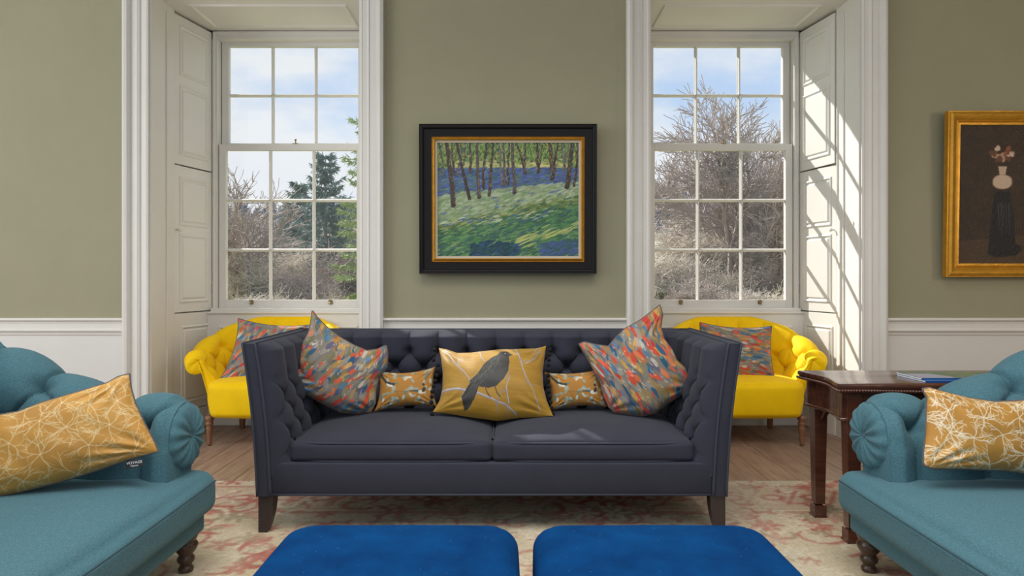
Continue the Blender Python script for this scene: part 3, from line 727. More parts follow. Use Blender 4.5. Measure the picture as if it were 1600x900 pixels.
# ------------------------------------------------------------------ cushions
def coons(top, right, bottom, left, nu, nv):
    t, r, b, l = resample(top, nu), resample(right, nv), resample(bottom, nu), resample(left, nv)
    u = np.linspace(0, 1, nu)[:, None, None]; v = np.linspace(0, 1, nv)[None, :, None]     # v=0 bottom
    T_ = t[:, None]; B = b[:, None]; Lf = l[::-1][None]; Rr = r[::-1][None]
    return (1-v)*B+v*T_+(1-u)*Lf+u*Rr-((1-u)*(1-v)*b[0]+u*(1-v)*b[-1]+(1-u)*v*t[0]+u*v*t[-1])
def pillow(name, label, cen, s, sides, T, canvas, m, pipe, tilt=0, yaw=0, group=None, wr=.004, seed=1, pipe_r=.004, poms=False, chop=None, gap=.0, pw=2.6):
    """sides: top, right, bottom, left polylines in picture units relative to cen; s = units per metre"""
    cxp, cyp, Y = cen; f = lambda L_: [((a-cxp)/s, (cyp-b)/s/math.cos(tilt)) for a, b in L_]
    nu, nv = canvas.nu, canvas.nv; G = coons(*[f(q) for q in sides], nu, nv)
    u = np.linspace(-1, 1, nu)[:, None]; v = np.linspace(-1, 1, nv)[None]
    th = T*((1-np.abs(u)**2.6)*(1-np.abs(v)**pw))**(.5 if pw > 2 else .65)
    n = snoise(G[..., 0], G[..., 1], seed, 22, 3)*wr*np.sqrt((1-u**2)*(1-v**2)+.0)
    rad = 0
    for cu, cv_ in ((-1, -1), (1, -1), (1, 1), (-1, 1)):
        a = np.arctan2(v-cv_, u-cu); d = np.hypot(u-cu, v-cv_); rad = rad+np.sin(a*15+cu)*np.exp(-((d-.42)/.26)**2)*wr*.8
    n = n+rad*np.clip((1-u**2)*(1-v**2)*6, 0, 1)
    if chop: n = n-chop*np.exp(-((u-.0)/.25)**2)*sstep(.1, 1, v)
    R = empty(name, at(cxp, cyp, Y), rot=(tilt, 0, yaw)); R.rotation_euler = (-tilt, 0, yaw); tag(R, label, 'cushion', group)
    Fr = np.stack([G[..., 0], -th-n, G[..., 1]], -1); Bk = np.stack([G[..., 0], th*.8, G[..., 1]], -1)
    col = canvas.lin()
    MB().grid(Fr, col=col).build('front_cover', m, R, True); MB().grid(Bk[::4, ::4], col=col[::4, ::4]).build('back_cover', m, R, True)
    if pipe:
        ring = np.concatenate([G[:, 0], G[-1, 1:], G[-2::-1, -1], G[0, -2:0:-1]]); ring = ring[::2]
        MB().tube(np.stack([ring[:, 0], np.zeros(len(ring)), ring[:, 1]], -1), pipe_r, 8, closed=True).build('piping', M[pipe], R, True)
    return R, G
def sq(tl, tr, br, bl, bow=(0, 0, 0, 0), k=5):
    """straight-sided cushion with inward bow per side (top,right,bottom,left) in picture units"""
    def side(a, b, w, nx, ny):
        return [(a[0]+(b[0]-a[0])*t+nx*w*math.sin(PI*t)**.8, a[1]+(b[1]-a[1])*t+ny*w*math.sin(PI*t)**.8) for t in np.linspace(0, 1, 13)]
    return (side(tl, tr, bow[0], 0, 1), side(tr, br, bow[1], -1, 0), side(bl, br, bow[2], 0, -1), side(tl, bl, bow[3], 1, 0))

PAL = [(206, 78, 48), (206, 78, 48), (190, 60, 46), (36, 88, 122), (70, 112, 142), (186, 142, 66), (160, 126, 72), (118, 112, 104), (134, 128, 122), (146, 138, 120), (98, 96, 92), (110, 112, 78), (180, 172, 160), (200, 110, 66), (90, 84, 110)]
def brush(nu, nv, asp, th, seed, sz=1.0):
    r = random.Random(seed); cv = Cv(nu, nv, asp, (122, 116, 104)); mute = [(118, 112, 104), (134, 128, 118), (110, 104, 96), (150, 128, 84), (124, 120, 88), (160, 124, 76), (140, 136, 130)]
    for i in range(360):
        c = r.choice(PAL[:6]+PAL) if r.random() < .72 else r.choice(mute); j = r.randint(-12, 12); x = r.uniform(0, asp); y = r.random(); a = th+r.gauss(0, .10); L_ = .065+.06*r.random(); al = .62+.35*r.random()
        for k in range(3): cv.dab(x+r.gauss(0, .007), y+r.gauss(0, .007), L_*r.uniform(.6, 1),     .013+.013*r.random(), a, [q+j for q in c], al)
    for i in range(95):
        x = r.uniform(0, asp); y = r.random(); a = th+r.gauss(0, .1); l_ = .03+.04*r.random()
        cv.line([(x, y), (x+.5*l_*math.cos(a+.3), y+.5*l_*math.sin(a+.3)), (x+l_*math.cos(a-.1), y+l_*math.sin(a-.1))], .005, .001, (214, 206, 192), .7)
    return cv
def coral(nu, nv, asp, seed, base=(186, 136, 56), ln=(222, 200, 156), sc=1.0, w0=.0040):
    cv = Cv(nu, nv, asp, base); r = random.Random(seed); cv.c += (snoise(cv.x, cv.y, seed, 5, 4)*14)[..., None]*np.array((1, .9, .5))
    def br(x, y, a, l_, w, d):
        pts = [(x, y)]; bend = r.gauss(0, .12); mid = []
        for k in range(6):
            a += bend+r.gauss(0, .05); x += l_/6*math.cos(a); y += l_/6*math.sin(a); pts.append((x, y))
            if k in (1, 3): mid.append((x, y, a))
        cv.line(pts, w, w*.55, ln, .85)
        if d > 0:
            for (mx_, my_, ma), sg in zip(mid, (1, -1)): br(mx_, my_, ma+sg*r.uniform(.35, .7), l_*r.uniform(.45, .75), w*.75, d-1)
    pts = []
    for i in range(400):
        x, y = r.uniform(-.05, asp+.05), r.uniform(-.05, 1.05)
        if all(math.hypot(x-a, y-b) > .27*sc for a, b in pts): pts.append((x, y))
    for x, y in pts:
        a0 = r.random()*6.28; n = r.choice((5, 6, 7)); cv.dab(x, y, .016, .008, r.random()*3, ln, .8)
        for k in range(n): br(x, y, a0+k*2*PI/n+r.uniform(-.25, .25), r.uniform(.18, .30)*sc, w0, 2)
    return cv
def branchy(cv, pts, w, col, r, twigs=6):
    cv.line(pts, w, w*.6, col); cv.line([(a+.003, b+.004) for a, b in pts], w*.45, w*.2, (206, 200, 206), .7)
    for _ in range(twigs):
        i = r.randrange(len(pts)-1); t = r.random(); x = pts[i][0]+(pts[i+1][0]-pts[i][0])*t; y = pts[i][1]+(pts[i+1][1]-pts[i][1])*t; a = math.atan2(pts[i+1][1]-pts[i][1], pts[i+1][0]-pts[i][0])+r.choice((-1, 1))*r.uniform(.5, 1); q = [(x, y)]
        for k in range(4): a += r.gauss(0, .25); x += .035*math.cos(a); y += .035*math.sin(a); q.append((x, y))
        cv.line(q, w*.5, w*.2, col)
def crow_canvas():
    nu, nv, asp = 250, 150, 1.72; cv = Cv(nu, nv, asp, (164, 124, 34)); r = random.Random(3); cv.c += snoise(cv.x*1.5, cv.y*14, 3, 5, 3)[..., None]*9
    g = (140, 132, 140)
    branchy(cv, [(.02, .28), (.30, .30), (.60, .26), (.85, .20), (1.05, .13), (1.2, .02)], .018, g, r, 5)
    branchy(cv, [(1.1, .14), (1.08, .32), (1.15, .45)], .012, g, r, 3)
    branchy(cv, [(1.22, .95), (1.32, .72), (1.40, .50), (1.52, .28), (1.55, .05)], .013, g, r, 4)
    branchy(cv, [(1.42, .66), (1.55, .76), (1.64, .92)], .010, g, r, 3); branchy(cv, [(1.58, .98), (1.52, .86)], .008, g, r, 1)
    branchy(cv, [(.10, .95), (.22, .72), (.38, .56), (.50, .42)], .012, g, r, 5); branchy(cv, [(.30, .64), (.32, .80)], .008, g, r, 2)
    branchy(cv, [(.66, .95), (.68, .78), (.74, .70)], .009, g, r, 2)
    dk = (40, 40, 38)
    # bird: body, head, wing, tail, legs
    cv.poly([(.48, .40), (.62, .50), (.74, .66), (.86, .76), (.98, .82), (1.06, .83), (1.13, .77), (1.15, .66), (1.13, .52), (1.05, .42), (.93, .35), (.80, .32), (.66, .33)], dk)
    cv.poly([(.52, .42), (.66, .40), (.60, .24), (.50, .06), (.45, .04), (.36, .20), (.40, .24)], dk)
    cv.dab(1.05, .80, .10, .085, .2, dk); cv.poly([(1.10, .85), (1.20, .80), (1.12, .76)], (60, 60, 62)); cv.dab(1.07, .83, .010, .010, 0, (200, 196, 180))
    for i in range(90):
        t = r.random(); x = .50+.55*t; y = .38+.35*t+r.gauss(0, .06); a = .9+r.gauss(0, .15)
        cv.seg((x, y), (x-.05*math.cos(a), y-.05*math.sin(a)), .004, .002, (96, 98, 92), .6)
    for i in range(10): cv.seg((.62-.01*i, .36), (.52-.014*i, .08+.008*i), .003, .003, (84, 84, 84), .6)
    for x in (.74, .90): cv.line([(x, .34), (x+.03, .27), (x+.08, .22)], .008, .006, (60, 56, 54))
    return cv
def finch_canvas(seed):
    nu, nv, asp = 150, 100, 1.45; cv = Cv(nu, nv, asp, (170, 118, 44)); r = random.Random(seed)
    for pts in ([(.1, .3), (.4, .42), (.7, .40), (1.0, .38), (1.4, .44)], [(.3, .95), (.6, .85), (.9, .92), (1.3, .8)], [(.5, .42), (.6, .2), (.8, .1)]): cv.line(pts, .008, .005, (110, 92, 60), .8)
    for i in range(64):
        x = r.uniform(.05, asp-.05); y = r.random(); a = r.uniform(-.4, 2.2); c = r.choice([(150, 164, 152), (96, 124, 118), (206, 204, 188), (170, 176, 168)])
        cv.dab(x, y, .075, .034, a, c, .95); cv.seg((x-.055*math.cos(a), y-.055*math.sin(a)), (x+.055*math.cos(a), y+.055*math.sin(a)), .003, .002, (70, 84, 84), .8)
    cv.poly([(.02, .98), (.10, .95), (.26, .66), (.20, .64)], (30, 62, 66)); cv.dab(.31, .62, .11, .055, -.35, (222, 216, 200)); cv.dab(.30, .66, .10, .035, -.35, (50, 60, 62)); cv.dab(.41, .63, .045, .045, 0, (48, 62, 60))
    cv.dab(1.16, .36, .10, .06, .2, (206, 200, 180)); cv.dab(1.22, .42, .08, .05, 1.1, (60, 54, 44)); cv.dab(1.22, .56, .035, .04, 0, (40, 44, 40)); cv.poly([(1.08, .36), (.86, .38), (.86, .42), (1.08, .42)], (56, 84, 84))
    return cv
# multicoloured pair with pointed ears on the slate sofa
PG = 'multicoloured brushstroke cushions'
pillow('cushion', 'multicoloured brushstroke cushion with peaked ear leaning on sofa left arm', (528, 572, 3.40), 305,
       ([(489, 487), (497, 498), (510, 512), (530, 528), (552, 541), (572, 550), (588, 548), (599, 543), (602, 543)], [(602, 543), (604, 558), (602, 576), (590, 592), (585, 612), (584, 630), (577, 642)],
        [(451, 583), (456, 593), (470, 605), (490, 617), (512, 630), (533, 641), (555, 644), (577, 642)], [(489, 487), (487, 505), (484, 520), (474, 540), (471, 560), (472, 573), (462, 577), (451, 583)]),
       .085, brush(220, 220, 1, 1.22, 4), M['print'], 'pipe1', tilt=.20, yaw=.22, group=PG, seed=4, wr=.006)
pillow('cushion', 'multicoloured brushstroke cushion with tall drooping peak leaning on sofa right arm', (992, 570, 3.40), 305,
       ([(905, 540), (914, 537), (932, 541), (951, 543), (962, 530), (976, 516), (1000, 502), (1018, 488), (1030, 478)], [(1030, 478), (1034, 492), (1031, 512), (1036, 530), (1048, 546), (1055, 562), (1068, 574), (1074, 588), (1072, 602)],
        [(953, 634), (962, 642), (985, 644), (1005, 645), (1022, 640), (1040, 626), (1058, 614), (1072, 602)], [(905, 540), (913, 553), (922, 567), (931, 583), (940, 600), (945, 618), (953, 634)]),
       .085, brush(220, 220, 1, 1.80, 9), M['print'], 'pipe1', tilt=.20, yaw=-.20, group=PG, seed=9, wr=.006)
pillow('cushion', 'large gold cushion with black crow print in the middle of the slate sofa', (771, 597, 3.42), 303,
       ([(683, 548), (695, 550), (712, 556), (735, 556), (775, 552), (815, 550), (838, 549), (854, 545)], [(854, 545), (851, 562), (847, 585), (848, 605), (852, 622), (861, 642)],
        [(681, 637), (700, 639), (735, 644), (778, 649), (812, 645), (840, 644), (861, 642)], [(683, 548), (688, 565), (692, 585), (693, 605), (690, 622), (681, 637)]),
       .125, crow_canvas(), M['satin'], None, tilt=.62, group=None, seed=6, wr=.005, pw=1.9)
cr_root = [o for o in bpy.data.objects if o.name.startswith('cushion') and 'crow' in o.get('label', '')][0]
ball = MB().lathe([(.0015, -.011)]+[(.011*math.cos(a), .011*math.sin(a)) for a in np.linspace(-1.3, 1.3, 7)]+[(.0015, .011)], 10).build('pompom', M['pom'], cr_root, True)
spots = [(680-i*.3 if i < 3 else 684+3*math.sin(i*.5), 550+i*7.4) for i in range(13)]+[(856-5*math.sin(i*.26)+1, 550+i*7.4) for i in range(13)]
for i, (px, py) in enumerate(spots):
    l_ = ((px-771)/303+(-.012 if px < 771 else .012), .006, (597-py)/303/math.cos(.62))
    if i == 0: ball.location = l_
    else: inst(ball, cr_root, l_)
pillow('cushion', 'small mustard cushion with bird and leaf print, left of the crow cushion', (635, 608, 3.43), 303, sq((587, 580), (678, 575), (683, 633), (588, 640), (7, 5, 5, 7)), .05, finch_canvas(2), M['print'], 'gold_pipe', tilt=.30, group='small bird print cushions', seed=2, wr=.003, pipe_r=.002)
pillow('cushion', 'small mustard cushion with bird and leaf print, right of the crow cushion', (899, 609, 3.46), 303, sq((851, 583), (944, 577), (947, 634), (858, 640), (5, 5, 5, 7)), .05, finch_canvas(2), M['print'], 'gold_pipe', tilt=.30, group='small bird print cushions', seed=3, wr=.003, pipe_r=.002)
# on the tub chairs
pillow('cushion', 'multicoloured brushstroke cushion on the yellow chair in the left window bay', (425, 545, 4.80), 219, sq((370, 498), (486, 508), (474, 600), (350, 592), (7, 3, 3, 8)), .07, brush(120, 100, 1.2, 1.0, 14), M['print'], 'pipe1', tilt=.32, yaw=.12, group=PG, seed=14, wr=.005)
pillow('cushion', 'multicoloured brushstroke cushion on the yellow chair in the right window bay', (1152, 548, 4.80), 219, sq((1097, 505), (1207, 510), (1205, 590), (1088, 594), (6, 4, 3, 3)), .07, brush(120, 100, 1.2, 2.9, 17), M['print'], 'pipe1', tilt=.32, yaw=-.12, group=PG, seed=17, wr=.005)
# gold coral cushions on the teal sofas
GG = 'gold jacquard cushions on the teal sofas'
lp, G = pillow('cushion', 'gold jacquard cushion with pale branching lines on the left teal sofa', (60, 690, 2.27), 458,
       ([(-70, 655), (-30, 652), (0, 648), (30, 644), (60, 632), (110, 618), (150, 606), (165, 597), (181, 593)], [(181, 593), (184, 615), (192, 640), (207, 672), (222, 700), (229, 716)],
        [(-66, 782), (-20, 775), (40, 762), (90, 752), (140, 739), (170, 730), (200, 722), (229, 716)], [(-70, 655), (-62, 700), (-62, 740), (-66, 782)]),
       .075, coral(320, 180, 2.0, 3), M['satin'], 'pipe2', tilt=.22, yaw=.28, group=GG, seed=22, wr=.006, chop=.0, pipe_r=.0035)
tg = MB().box(-.026, .026, -.001, .001, -.022, .004).build('brand_tag', M['tag'], lp, loc=(.298, -.012, -.085), rot=(0, -.08, 0))
def text(s_, size, m, parent, loc, rot=(PI/2, 0, 0)):
    cu = bpy.data.curves.new('txt', 'FONT'); cu.body = s_; cu.size = size; cu.align_x = 'CENTER'; cu.align_y = 'CENTER'; cu.extrude = .0002
    t = bpy.data.objects.new('lettering', cu); C.objects.link(t); dg = bpy.context.evaluated_depsgraph_get(); me = bpy.data.meshes.new_from_object(t.evaluated_get(dg))
    bpy.data.objects.remove(t); o = bpy.data.objects.new('lettering', me); C.objects.link(o); me.materials.clear(); me.materials.append(m); o.parent = parent; o.location = loc; o.rotation_euler = rot; return o
text('VOYAGE', .0125, M['tagt'], tg, (0, -.0015, -.005)); text('Maison', .0085, M['tagt'], tg, (0, -.0015, -.0155))
pillow('cushion', 'gold jacquard cushion with white leaf outlines on the right teal sofa', (1560, 672, 2.33), 451,
       ([(1452, 611), (1463, 609), (1480, 614), (1520, 624), (1560, 630), (1620, 627), (1668, 622)], [(1668, 622), (1662, 660), (1664, 700), (1676, 738)],
        [(1437, 724), (1450, 729), (1500, 729), (1560, 731), (1620, 738), (1676, 738)], [(1452, 611), (1457, 625), (1452, 650), (1447, 680), (1440, 705), (1437, 724)]),
       .07, coral(300, 180, 1.9, 8, (182, 130, 48), (228, 218, 196), .9, .0058), M['satin'], 'pipe2', tilt=.25, yaw=-.03, group=GG, seed=25, wr=.006, pipe_r=.0035)

# ------------------------------------------------------------------ table with serpentine top, brochures
def table():
    R = empty('card_table', (1.87, 3.04, 0)); tag(R, 'dark mahogany side table with serpentine edge behind the right teal sofa', 'table'); T = .697
    def outline(hx, hy):
        pts = []
        def wave(t): return .020*math.sin(2*PI*t*1.0-PI/2)*1.0
        c = .028
        n = 40
        for k in range(n+1):
            t = k/n; y = hy-2*hy*t; pts.append((-hx+.016*math.cos(2*PI*(t-.5))*1.0-.012, y))           # left end, far to near
        for k in range(1, n*2+1):
            t = k/(2*n); x = -hx+.004-.0+2*(hx-.004)*t; pts.append((x, -hy-.014*math.cos(2*PI*(t-.5))+.014*-1+.0))
        for k in range(1, n+1):
            t = k/n; pts.append((hx-.004-.016*math.cos(2*PI*(t-.5))+.012+.004, -hy+2*hy*t))
        return np.array(pts)
    o = outline(.455, .205); P = []
    for off, z in ((-.012, T-.040), (-.004, T-.038), (-.002, T-.030), (-.010, T-.024), (-.003, T-.020), (0, T-.010), (-.003, T-.002), (-.010, T)):
        c = o.mean(0); d = o-c; ln = np.linalg.norm(d, axis=1)[:, None]; P.append(np.hstack([o+d/ln*off, np.full((len(o), 1), z)]))
    mb = MB().grid(np.array(P), cv=True); n = len(o); mb.f.append(tuple(range(n))); mb.f.append(tuple(7*n+i for i in range(n))); top = mb.build('table_top', M['mahog'], R, True, auto=.8)
    # carved rope edge
    cb = MB(); d = np.r_[0, np.cumsum(np.linalg.norm(np.diff(o, axis=0), axis=1))]; m = int(d[-1]/.012)
    for k in range(m):
        t = k*.012; x = np.interp(t, d, o[:, 0]); y = np.interp(t, d, o[:, 1]); cb.add(*sph(x, y, T-.030, .0065))
    e = cb.build('carved_edge', M['mahog'], top, True); e['kind'] = 'stuff'
    # apron
    ap = MB(); o2 = outline(.425, .172); P = [np.hstack([o2, np.full((len(o2), 1), z)]) for z in (T-.04, T-.155)]; ap.grid(np.array(P), cv=True); ap.build('apron', M['mahog'], R, True, auto=.6)
    mo = MB(); P = []
    for off, z in ((-.002, T-.150), (.008, T-.152), (.010, T-.158), (.004, T-.166), (-.004, T-.166)):
        c = o2.mean(0); dd = o2-c; ln = np.linalg.norm(dd, axis=1)[:, None]; P.append(np.hstack([o2+dd/ln*off, np.full((len(o2), 1), z)]))
    mo.grid(np.array(P), cv=True).build('apron_moulding', M['mahog'], R, True)
    for sx in (-1, 1):
        for sy in (-1, 1):
            cx_, cy = sx*.405, sy*.155; mb = MB(); w0 = .029
            P = np.array([[(cx_+a*w, cy+b*w, z) for a, b in ((-1, -1), (1, -1), (1, 1), (-1, 1))] for z, w in ((T-.045, .030), (T-.17, .030), (.075, .022))]); mb.grid(P, cv=True)
            mb.box(cx_-.028, cx_+.028, cy-.028, cy+.028, .013, .070, .003); mb.box(cx_-.031, cx_+.031, cy-.031, cy+.031, .013, .022, .002); lg = mb.build('leg', M['mahog'], R)
            bk = MB()
            for dx, dy in ((-sx, 0), (0, -sy)):
                pts = [(cx_+dx*(.03+.045*t), cy+dy*(.03+.045*t), T-.17-.05*(1-t)**1.6) for t in np.linspace(0, 1, 7)]
                bk.tube(pts, .006, 6); bk.tube([(cx_+dx*.035, cy+dy*.035, T-.19), (cx_+dx*.055, cy+dy*.055, T-.175)], .005, 6)
            bk.build('bracket', M['mahog'], lg, True)
def sph(x, y, z, r):
    V = []; F_ = []; a, b = 5, 6
    for i in range(a):
        t = PI*(i+.5)/a
        for j in range(b): V.append((x+r*math.sin(t)*math.cos(2*PI*j/b), y+r*math.sin(t)*math.sin(2*PI*j/b), z+r*math.cos(t)))
    for i in range(a-1):
        for j in range(b): F_.append((i*b+j, (i+1)*b+j, (i+1)*b+(j+1) % b, i*b+(j+1) % b))
    F_.append(tuple(range(b))); F_.append(tuple((a-1)*b+j for j in range(b))); return V, F_
table()
def brochure(label, x, y, z, w, h, t, rz, cvs, spine):
    R = empty('brochure', (x, y, z), rz); tag(R, label, 'magazine', 'brochures on the mahogany table')
    MB().box(-w/2, w/2-.001, -h/2+.001, h/2-.001, .001, t-.001).build('pages', M['page'], R)
    X, Y = np.meshgrid(np.linspace(-w/2, w/2, cvs.nu), np.linspace(-h/2, h/2, cvs.nv), indexing='ij')
    MB().grid(np.stack([X, Y, t+.0008+0*X], -1), col=cvs.lin()).build('front_cover', M['mag'], R)
    MB().box(-w/2, w/2, -h/2, h/2, 0, .001).box(-w/2, w/2, -h/2-.001, -h/2+.0005, 0, t).build('back_cover', M[spine], R)
cv = Cv(60, 40, 1.4, (40, 92, 150)); cv.c[:] = (120, 160, 196); 
brochure('white edged brochure lying underneath on the mahogany table', 1.985, 2.975, .6975, .43, .20, .007, .03, cv, 'magb')
cv = Cv(110, 70, 1.5, (60, 110, 70)); cv.c[:, :] = (52, 108, 72); r_ = random.Random(2)
m_ = (cv.x < .45).astype(float)
for i in range(90): cv.dab(r_.uniform(.0, 1.5), r_.random(), .10, .04, r_.random()*3, r_.choice([(110, 140, 60), (60, 104, 110), (170, 160, 80), (40, 90, 60)]), .8)
cv.poly([(0, 0), (.62, 0), (.40, .7), (0, .7)], (168, 172, 200)); cv.poly([(.5, 0), (1.5, 0), (1.5, .1), (.5, .1)], (40, 92, 140))
brochure('blue and green landscape brochure lying on top on the mahogany table', 1.980, 2.985, .7055, .42, .19, .007, .0, cv, 'magb')

# ------------------------------------------------------------------ pictures
def frame_round(R, w, h, prof, m, name):
    return MB().rect(-w/2, w/2, -h/2, h/2, prof, 0).build(name, m, R, True, auto=.5)
def bluebell():
    W_, H_ = .942, .757; nu, nv = 330, 270; asp = W_/H_; cv = Cv(nu, nv, asp, (120, 150, 100)); r = random.Random(12); x, y = cv.x, cv.y
    # bands
    for i in range(2600):       # canopy
        px = r.uniform(0, asp); py = r.uniform(.70, 1); c = r.choice([(98, 140, 62), (74, 112, 50), (126, 160, 72), (150, 160, 80), (60, 92, 50), (176, 176, 96), (52, 74, 44)]); cv.dab(px, py, .014, .006, r.uniform(.6, 2.4), c, .8)
    for i in range(160): cv.dab(r.uniform(.15, asp-.1), r.gauss(.80, .02), .03, .008, r.uniform(-.2, .2), r.choice([(196, 188, 110), (170, 172, 120), (210, 204, 140)]), .7)
    bl = lambda px: .70+.05*math.sin(px*2.2)
    for i in range(2200):       # bluebells
        px = r.uniform(0, asp); b0 = .55+.14*(px/asp); py = r.uniform(b0-.04, .775); c = r.choice([(66, 88, 150), (78, 104, 166), (54, 72, 126), (96, 118, 180), (80, 92, 146), (70, 104, 104), (90, 120, 90)]); cv.dab(px, py, .028, .007, r.uniform(-.1, .35), c, .8)
    for i in range(2800):       # grass slope
        px = r.uniform(0, asp); py = r.random()**.9*.66; lim = .50+.12*(px/asp)
        if py > lim+.04: continue
        d = py-(.28*px/asp+.10)+r.gauss(0, .03)
        if d > .17: c = r.choice([(150, 170, 130), (166, 184, 148), (130, 154, 110), (120, 144, 100), (178, 190, 160), (140, 150, 120)] if r.random() < .97 else [(76, 96, 168)])
        elif d > .10: c = r.choice([(110, 128, 66), (86, 108, 56), (140, 148, 84), (70, 96, 52), (150, 168, 110)])
        else: c = r.choice([(64, 118, 70), (50, 100, 66), (84, 134, 82), (46, 88, 70), (104, 146, 88), (60, 96, 100)])
        cv.dab(px, py, .034, .009, r.gauss(.33, .12), c, .75)
    for i in range(260): px = r.uniform(.30, .72); py = r.uniform(0, .14)*(1-abs(px-.5)); cv.dab(px, py, .03, .01, r.gauss(.4, .3), r.choice([(26, 62, 66), (34, 78, 80), (28, 60, 88), (44, 84, 120)]), .8)
    for i in range(200): px = r.uniform(.9, asp); py = r.uniform(0, .16)*(px/asp); cv.dab(px, py, .03, .01, r.gauss(.4, .1), r.choice([(60, 86, 130), (72, 96, 150), (50, 90, 90)]), .7)
    for i in range(40): px = r.uniform(.7, asp); cv.dab(px, .12+.22*(px-.6)+r.gauss(0, .025), .05, .006, .42, (186, 190, 110), .8)
    for i in range(50): px = r.uniform(.05, 1.0); cv.dab(px, .28+.10*px+r.gauss(0, .02), .03, .005, .3, r.choice([(84, 106, 180), (206, 210, 180)]), .7)
    # trunks: (x_top, x_base, y_base, width)
    tr = [(.08, .145, .45, .022), (.02, .05, .72, .008), (.13, .15, .72, .010), (.17, .28, .51, .015), (.29, .30, .74, .012), (.22, .18, .72, .008), (.35, .37, .52, .016), (.43, .40, .60, .013), (.49, .46, .54, .014), (.54, .57, .63, .010), (.58, .60, .63, .012), (.63, .62, .63, .010), (.66, .68, .56, .017), (.70, .78, .73, .012), (.78, .76, .73, .009), (.88, .88, .74, .014), (.99, 1.01, .68, .018), (1.06, 1.02, .69, .012), (1.10, 1.12, .76, .010), (1.19, 1.14, .61, .022), (1.24, 1.20, .62, .010), (.93, .90, .80, .006), (.25, .24, .8, .006), (1.16, 1.11, .75, .007)]
    for xt, xb, yb, w in tr:
        dark = r.choice([(64, 52, 48), (88, 68, 56), (96, 98, 100), (60, 50, 46), (84, 78, 76), (70, 58, 52)]); pts = []
        for k in range(8): t = k/7; pts.append((xt+(xb-xt)*t+r.gauss(0, .004), 1-(1-yb)*t))
        cv.line(pts, w*.7, w, dark)
        for k in range(26): t = r.random(); px = xt+(xb-xt)*t+r.gauss(0, w*.5); py = 1-(1-yb)*t; cv.seg((px, py), (px+.002, py+.014), .003, .002, r.choice([(150, 146, 140), (34, 30, 32), (172, 130, 70), (120, 120, 130)]), .8)
        if w > .015: cv.dab(xb, yb, .022, .010, .3, (52, 46, 40), .9)
    for i in range(30): px = r.uniform(0, asp); py = r.uniform(.78, 1); a = r.uniform(.8, 2.3); cv.seg((px, py), (px+.09*math.cos(a), py+.09*math.sin(a)), .003, .0015, (66, 50, 46), .8)
    return cv, W_, H_
def picture(name, label, cen, w, h, cv, fr, tilt, loc_y):
    R = empty(name, cen, rot=(tilt, 0, 0)); tag(R, label, 'picture')
    X, Z = np.meshgrid(np.linspace(-w/2, w/2, cv.nu), np.linspace(-h/2, h/2, cv.nv), indexing='ij')
    MB().grid(np.stack([X, np.full(X.shape, -.004), Z], -1), col=cv.lin()).build('canvas', M['paint'], R, True)
    MB().box(-w/2-.02, w/2+.02, 0, .012, -h/2-.02, h/2+.02).build('backing', M['dleg'], R)
    for nm, m, prof in fr: frame_round(R, w, h, prof, M[m], nm)
    return R
cvb, bw, bh = bluebell()
picture('painting', 'woodland bluebell painting in wide black and gold frame between the windows', (-.0135, 4.478, 1.662), bw, bh, cvb,
        [('slip', 'liner', [(-.002, -.004), (-.002, -.010), (.013, -.012), (.014, -.004)]),
         ('gilt_sight_edge', 'goldf', [(.013, -.006), (.013, -.022), (.018, -.028), (.026, -.022), (.032, -.016), (.036, -.020), (.036, -.005)]),
         ('frame', 'black', [(.035, -.004), (.035, -.022), (.042, -.020), (.085, -.026), (.090, -.034), (.098, -.038), (.108, -.036), (.116, -.040), (.116, .012), (.035, .012)])], math.radians(1.2), 0)
def still_life():
    nu, nv = 150, 250; asp = .60; cv = Cv(nu, nv, asp, (52, 38, 26)); r = random.Random(7)
    for i in range(900): cv.dab(r.uniform(0, asp), r.random(), .05, .02, r.uniform(0, 3), r.choice([(56, 42, 28), (48, 34, 24), (62, 46, 32), (44, 32, 24)]), .4)
    cv.poly([(0, .03), (asp, .03), (asp, 0), (0, 0)], (70, 52, 34)); cv.poly([(0, .16), (asp, .22), (asp, 0), (0, 0)], (78, 58, 38), .7)
    # plain dark draped stand with a pale vase and blossoms
    cv.poly([(.22, .08), (.42, .06), (.40, .34), (.37, .52), (.26, .52), (.24, .34)], (18, 18, 22)); cv.dab(.34, .10, .13, .05, .1, (20, 20, 24))
    cv.dab(.315, .59, .055, .075, 1.57, (196, 170, 146)); cv.poly([(.295, .64), (.335, .64), (.345, .70), (.285, .70)], (190, 164, 140))
    for i in range(26): a = r.uniform(.5, 2.6); l_ = r.uniform(.03, .12); cv.dab(.315+l_*math.cos(a), .72+l_*math.sin(a), .022, .015, r.random()*3, r.choice([(206, 178, 156), (150, 84, 58), (178, 140, 116), (96, 60, 44)]), .9)
    for i in range(14): x = r.uniform(.28, .38); cv.seg((x, .44), (x+.01, .20+r.random()*.1), .002, .001, (70, 72, 78), .7)
    return cv
cvs = still_life()
picture('painting', 'dark brown painting of a pale vase in gilt frame, wall right of window', (3.255, 4.468, 1.695), .565, .925, cvs,
        [('frame', 'goldf', [(-.004, -.004), (-.004, -.018), (.010, -.018), (.016, -.026), (.024, -.022), (.040, -.038), (.060, -.046), (.074, -.040), (.078, -.030), (.084, -.030), (.084, .012), (-.004, .012)])], math.radians(1.3), 0)

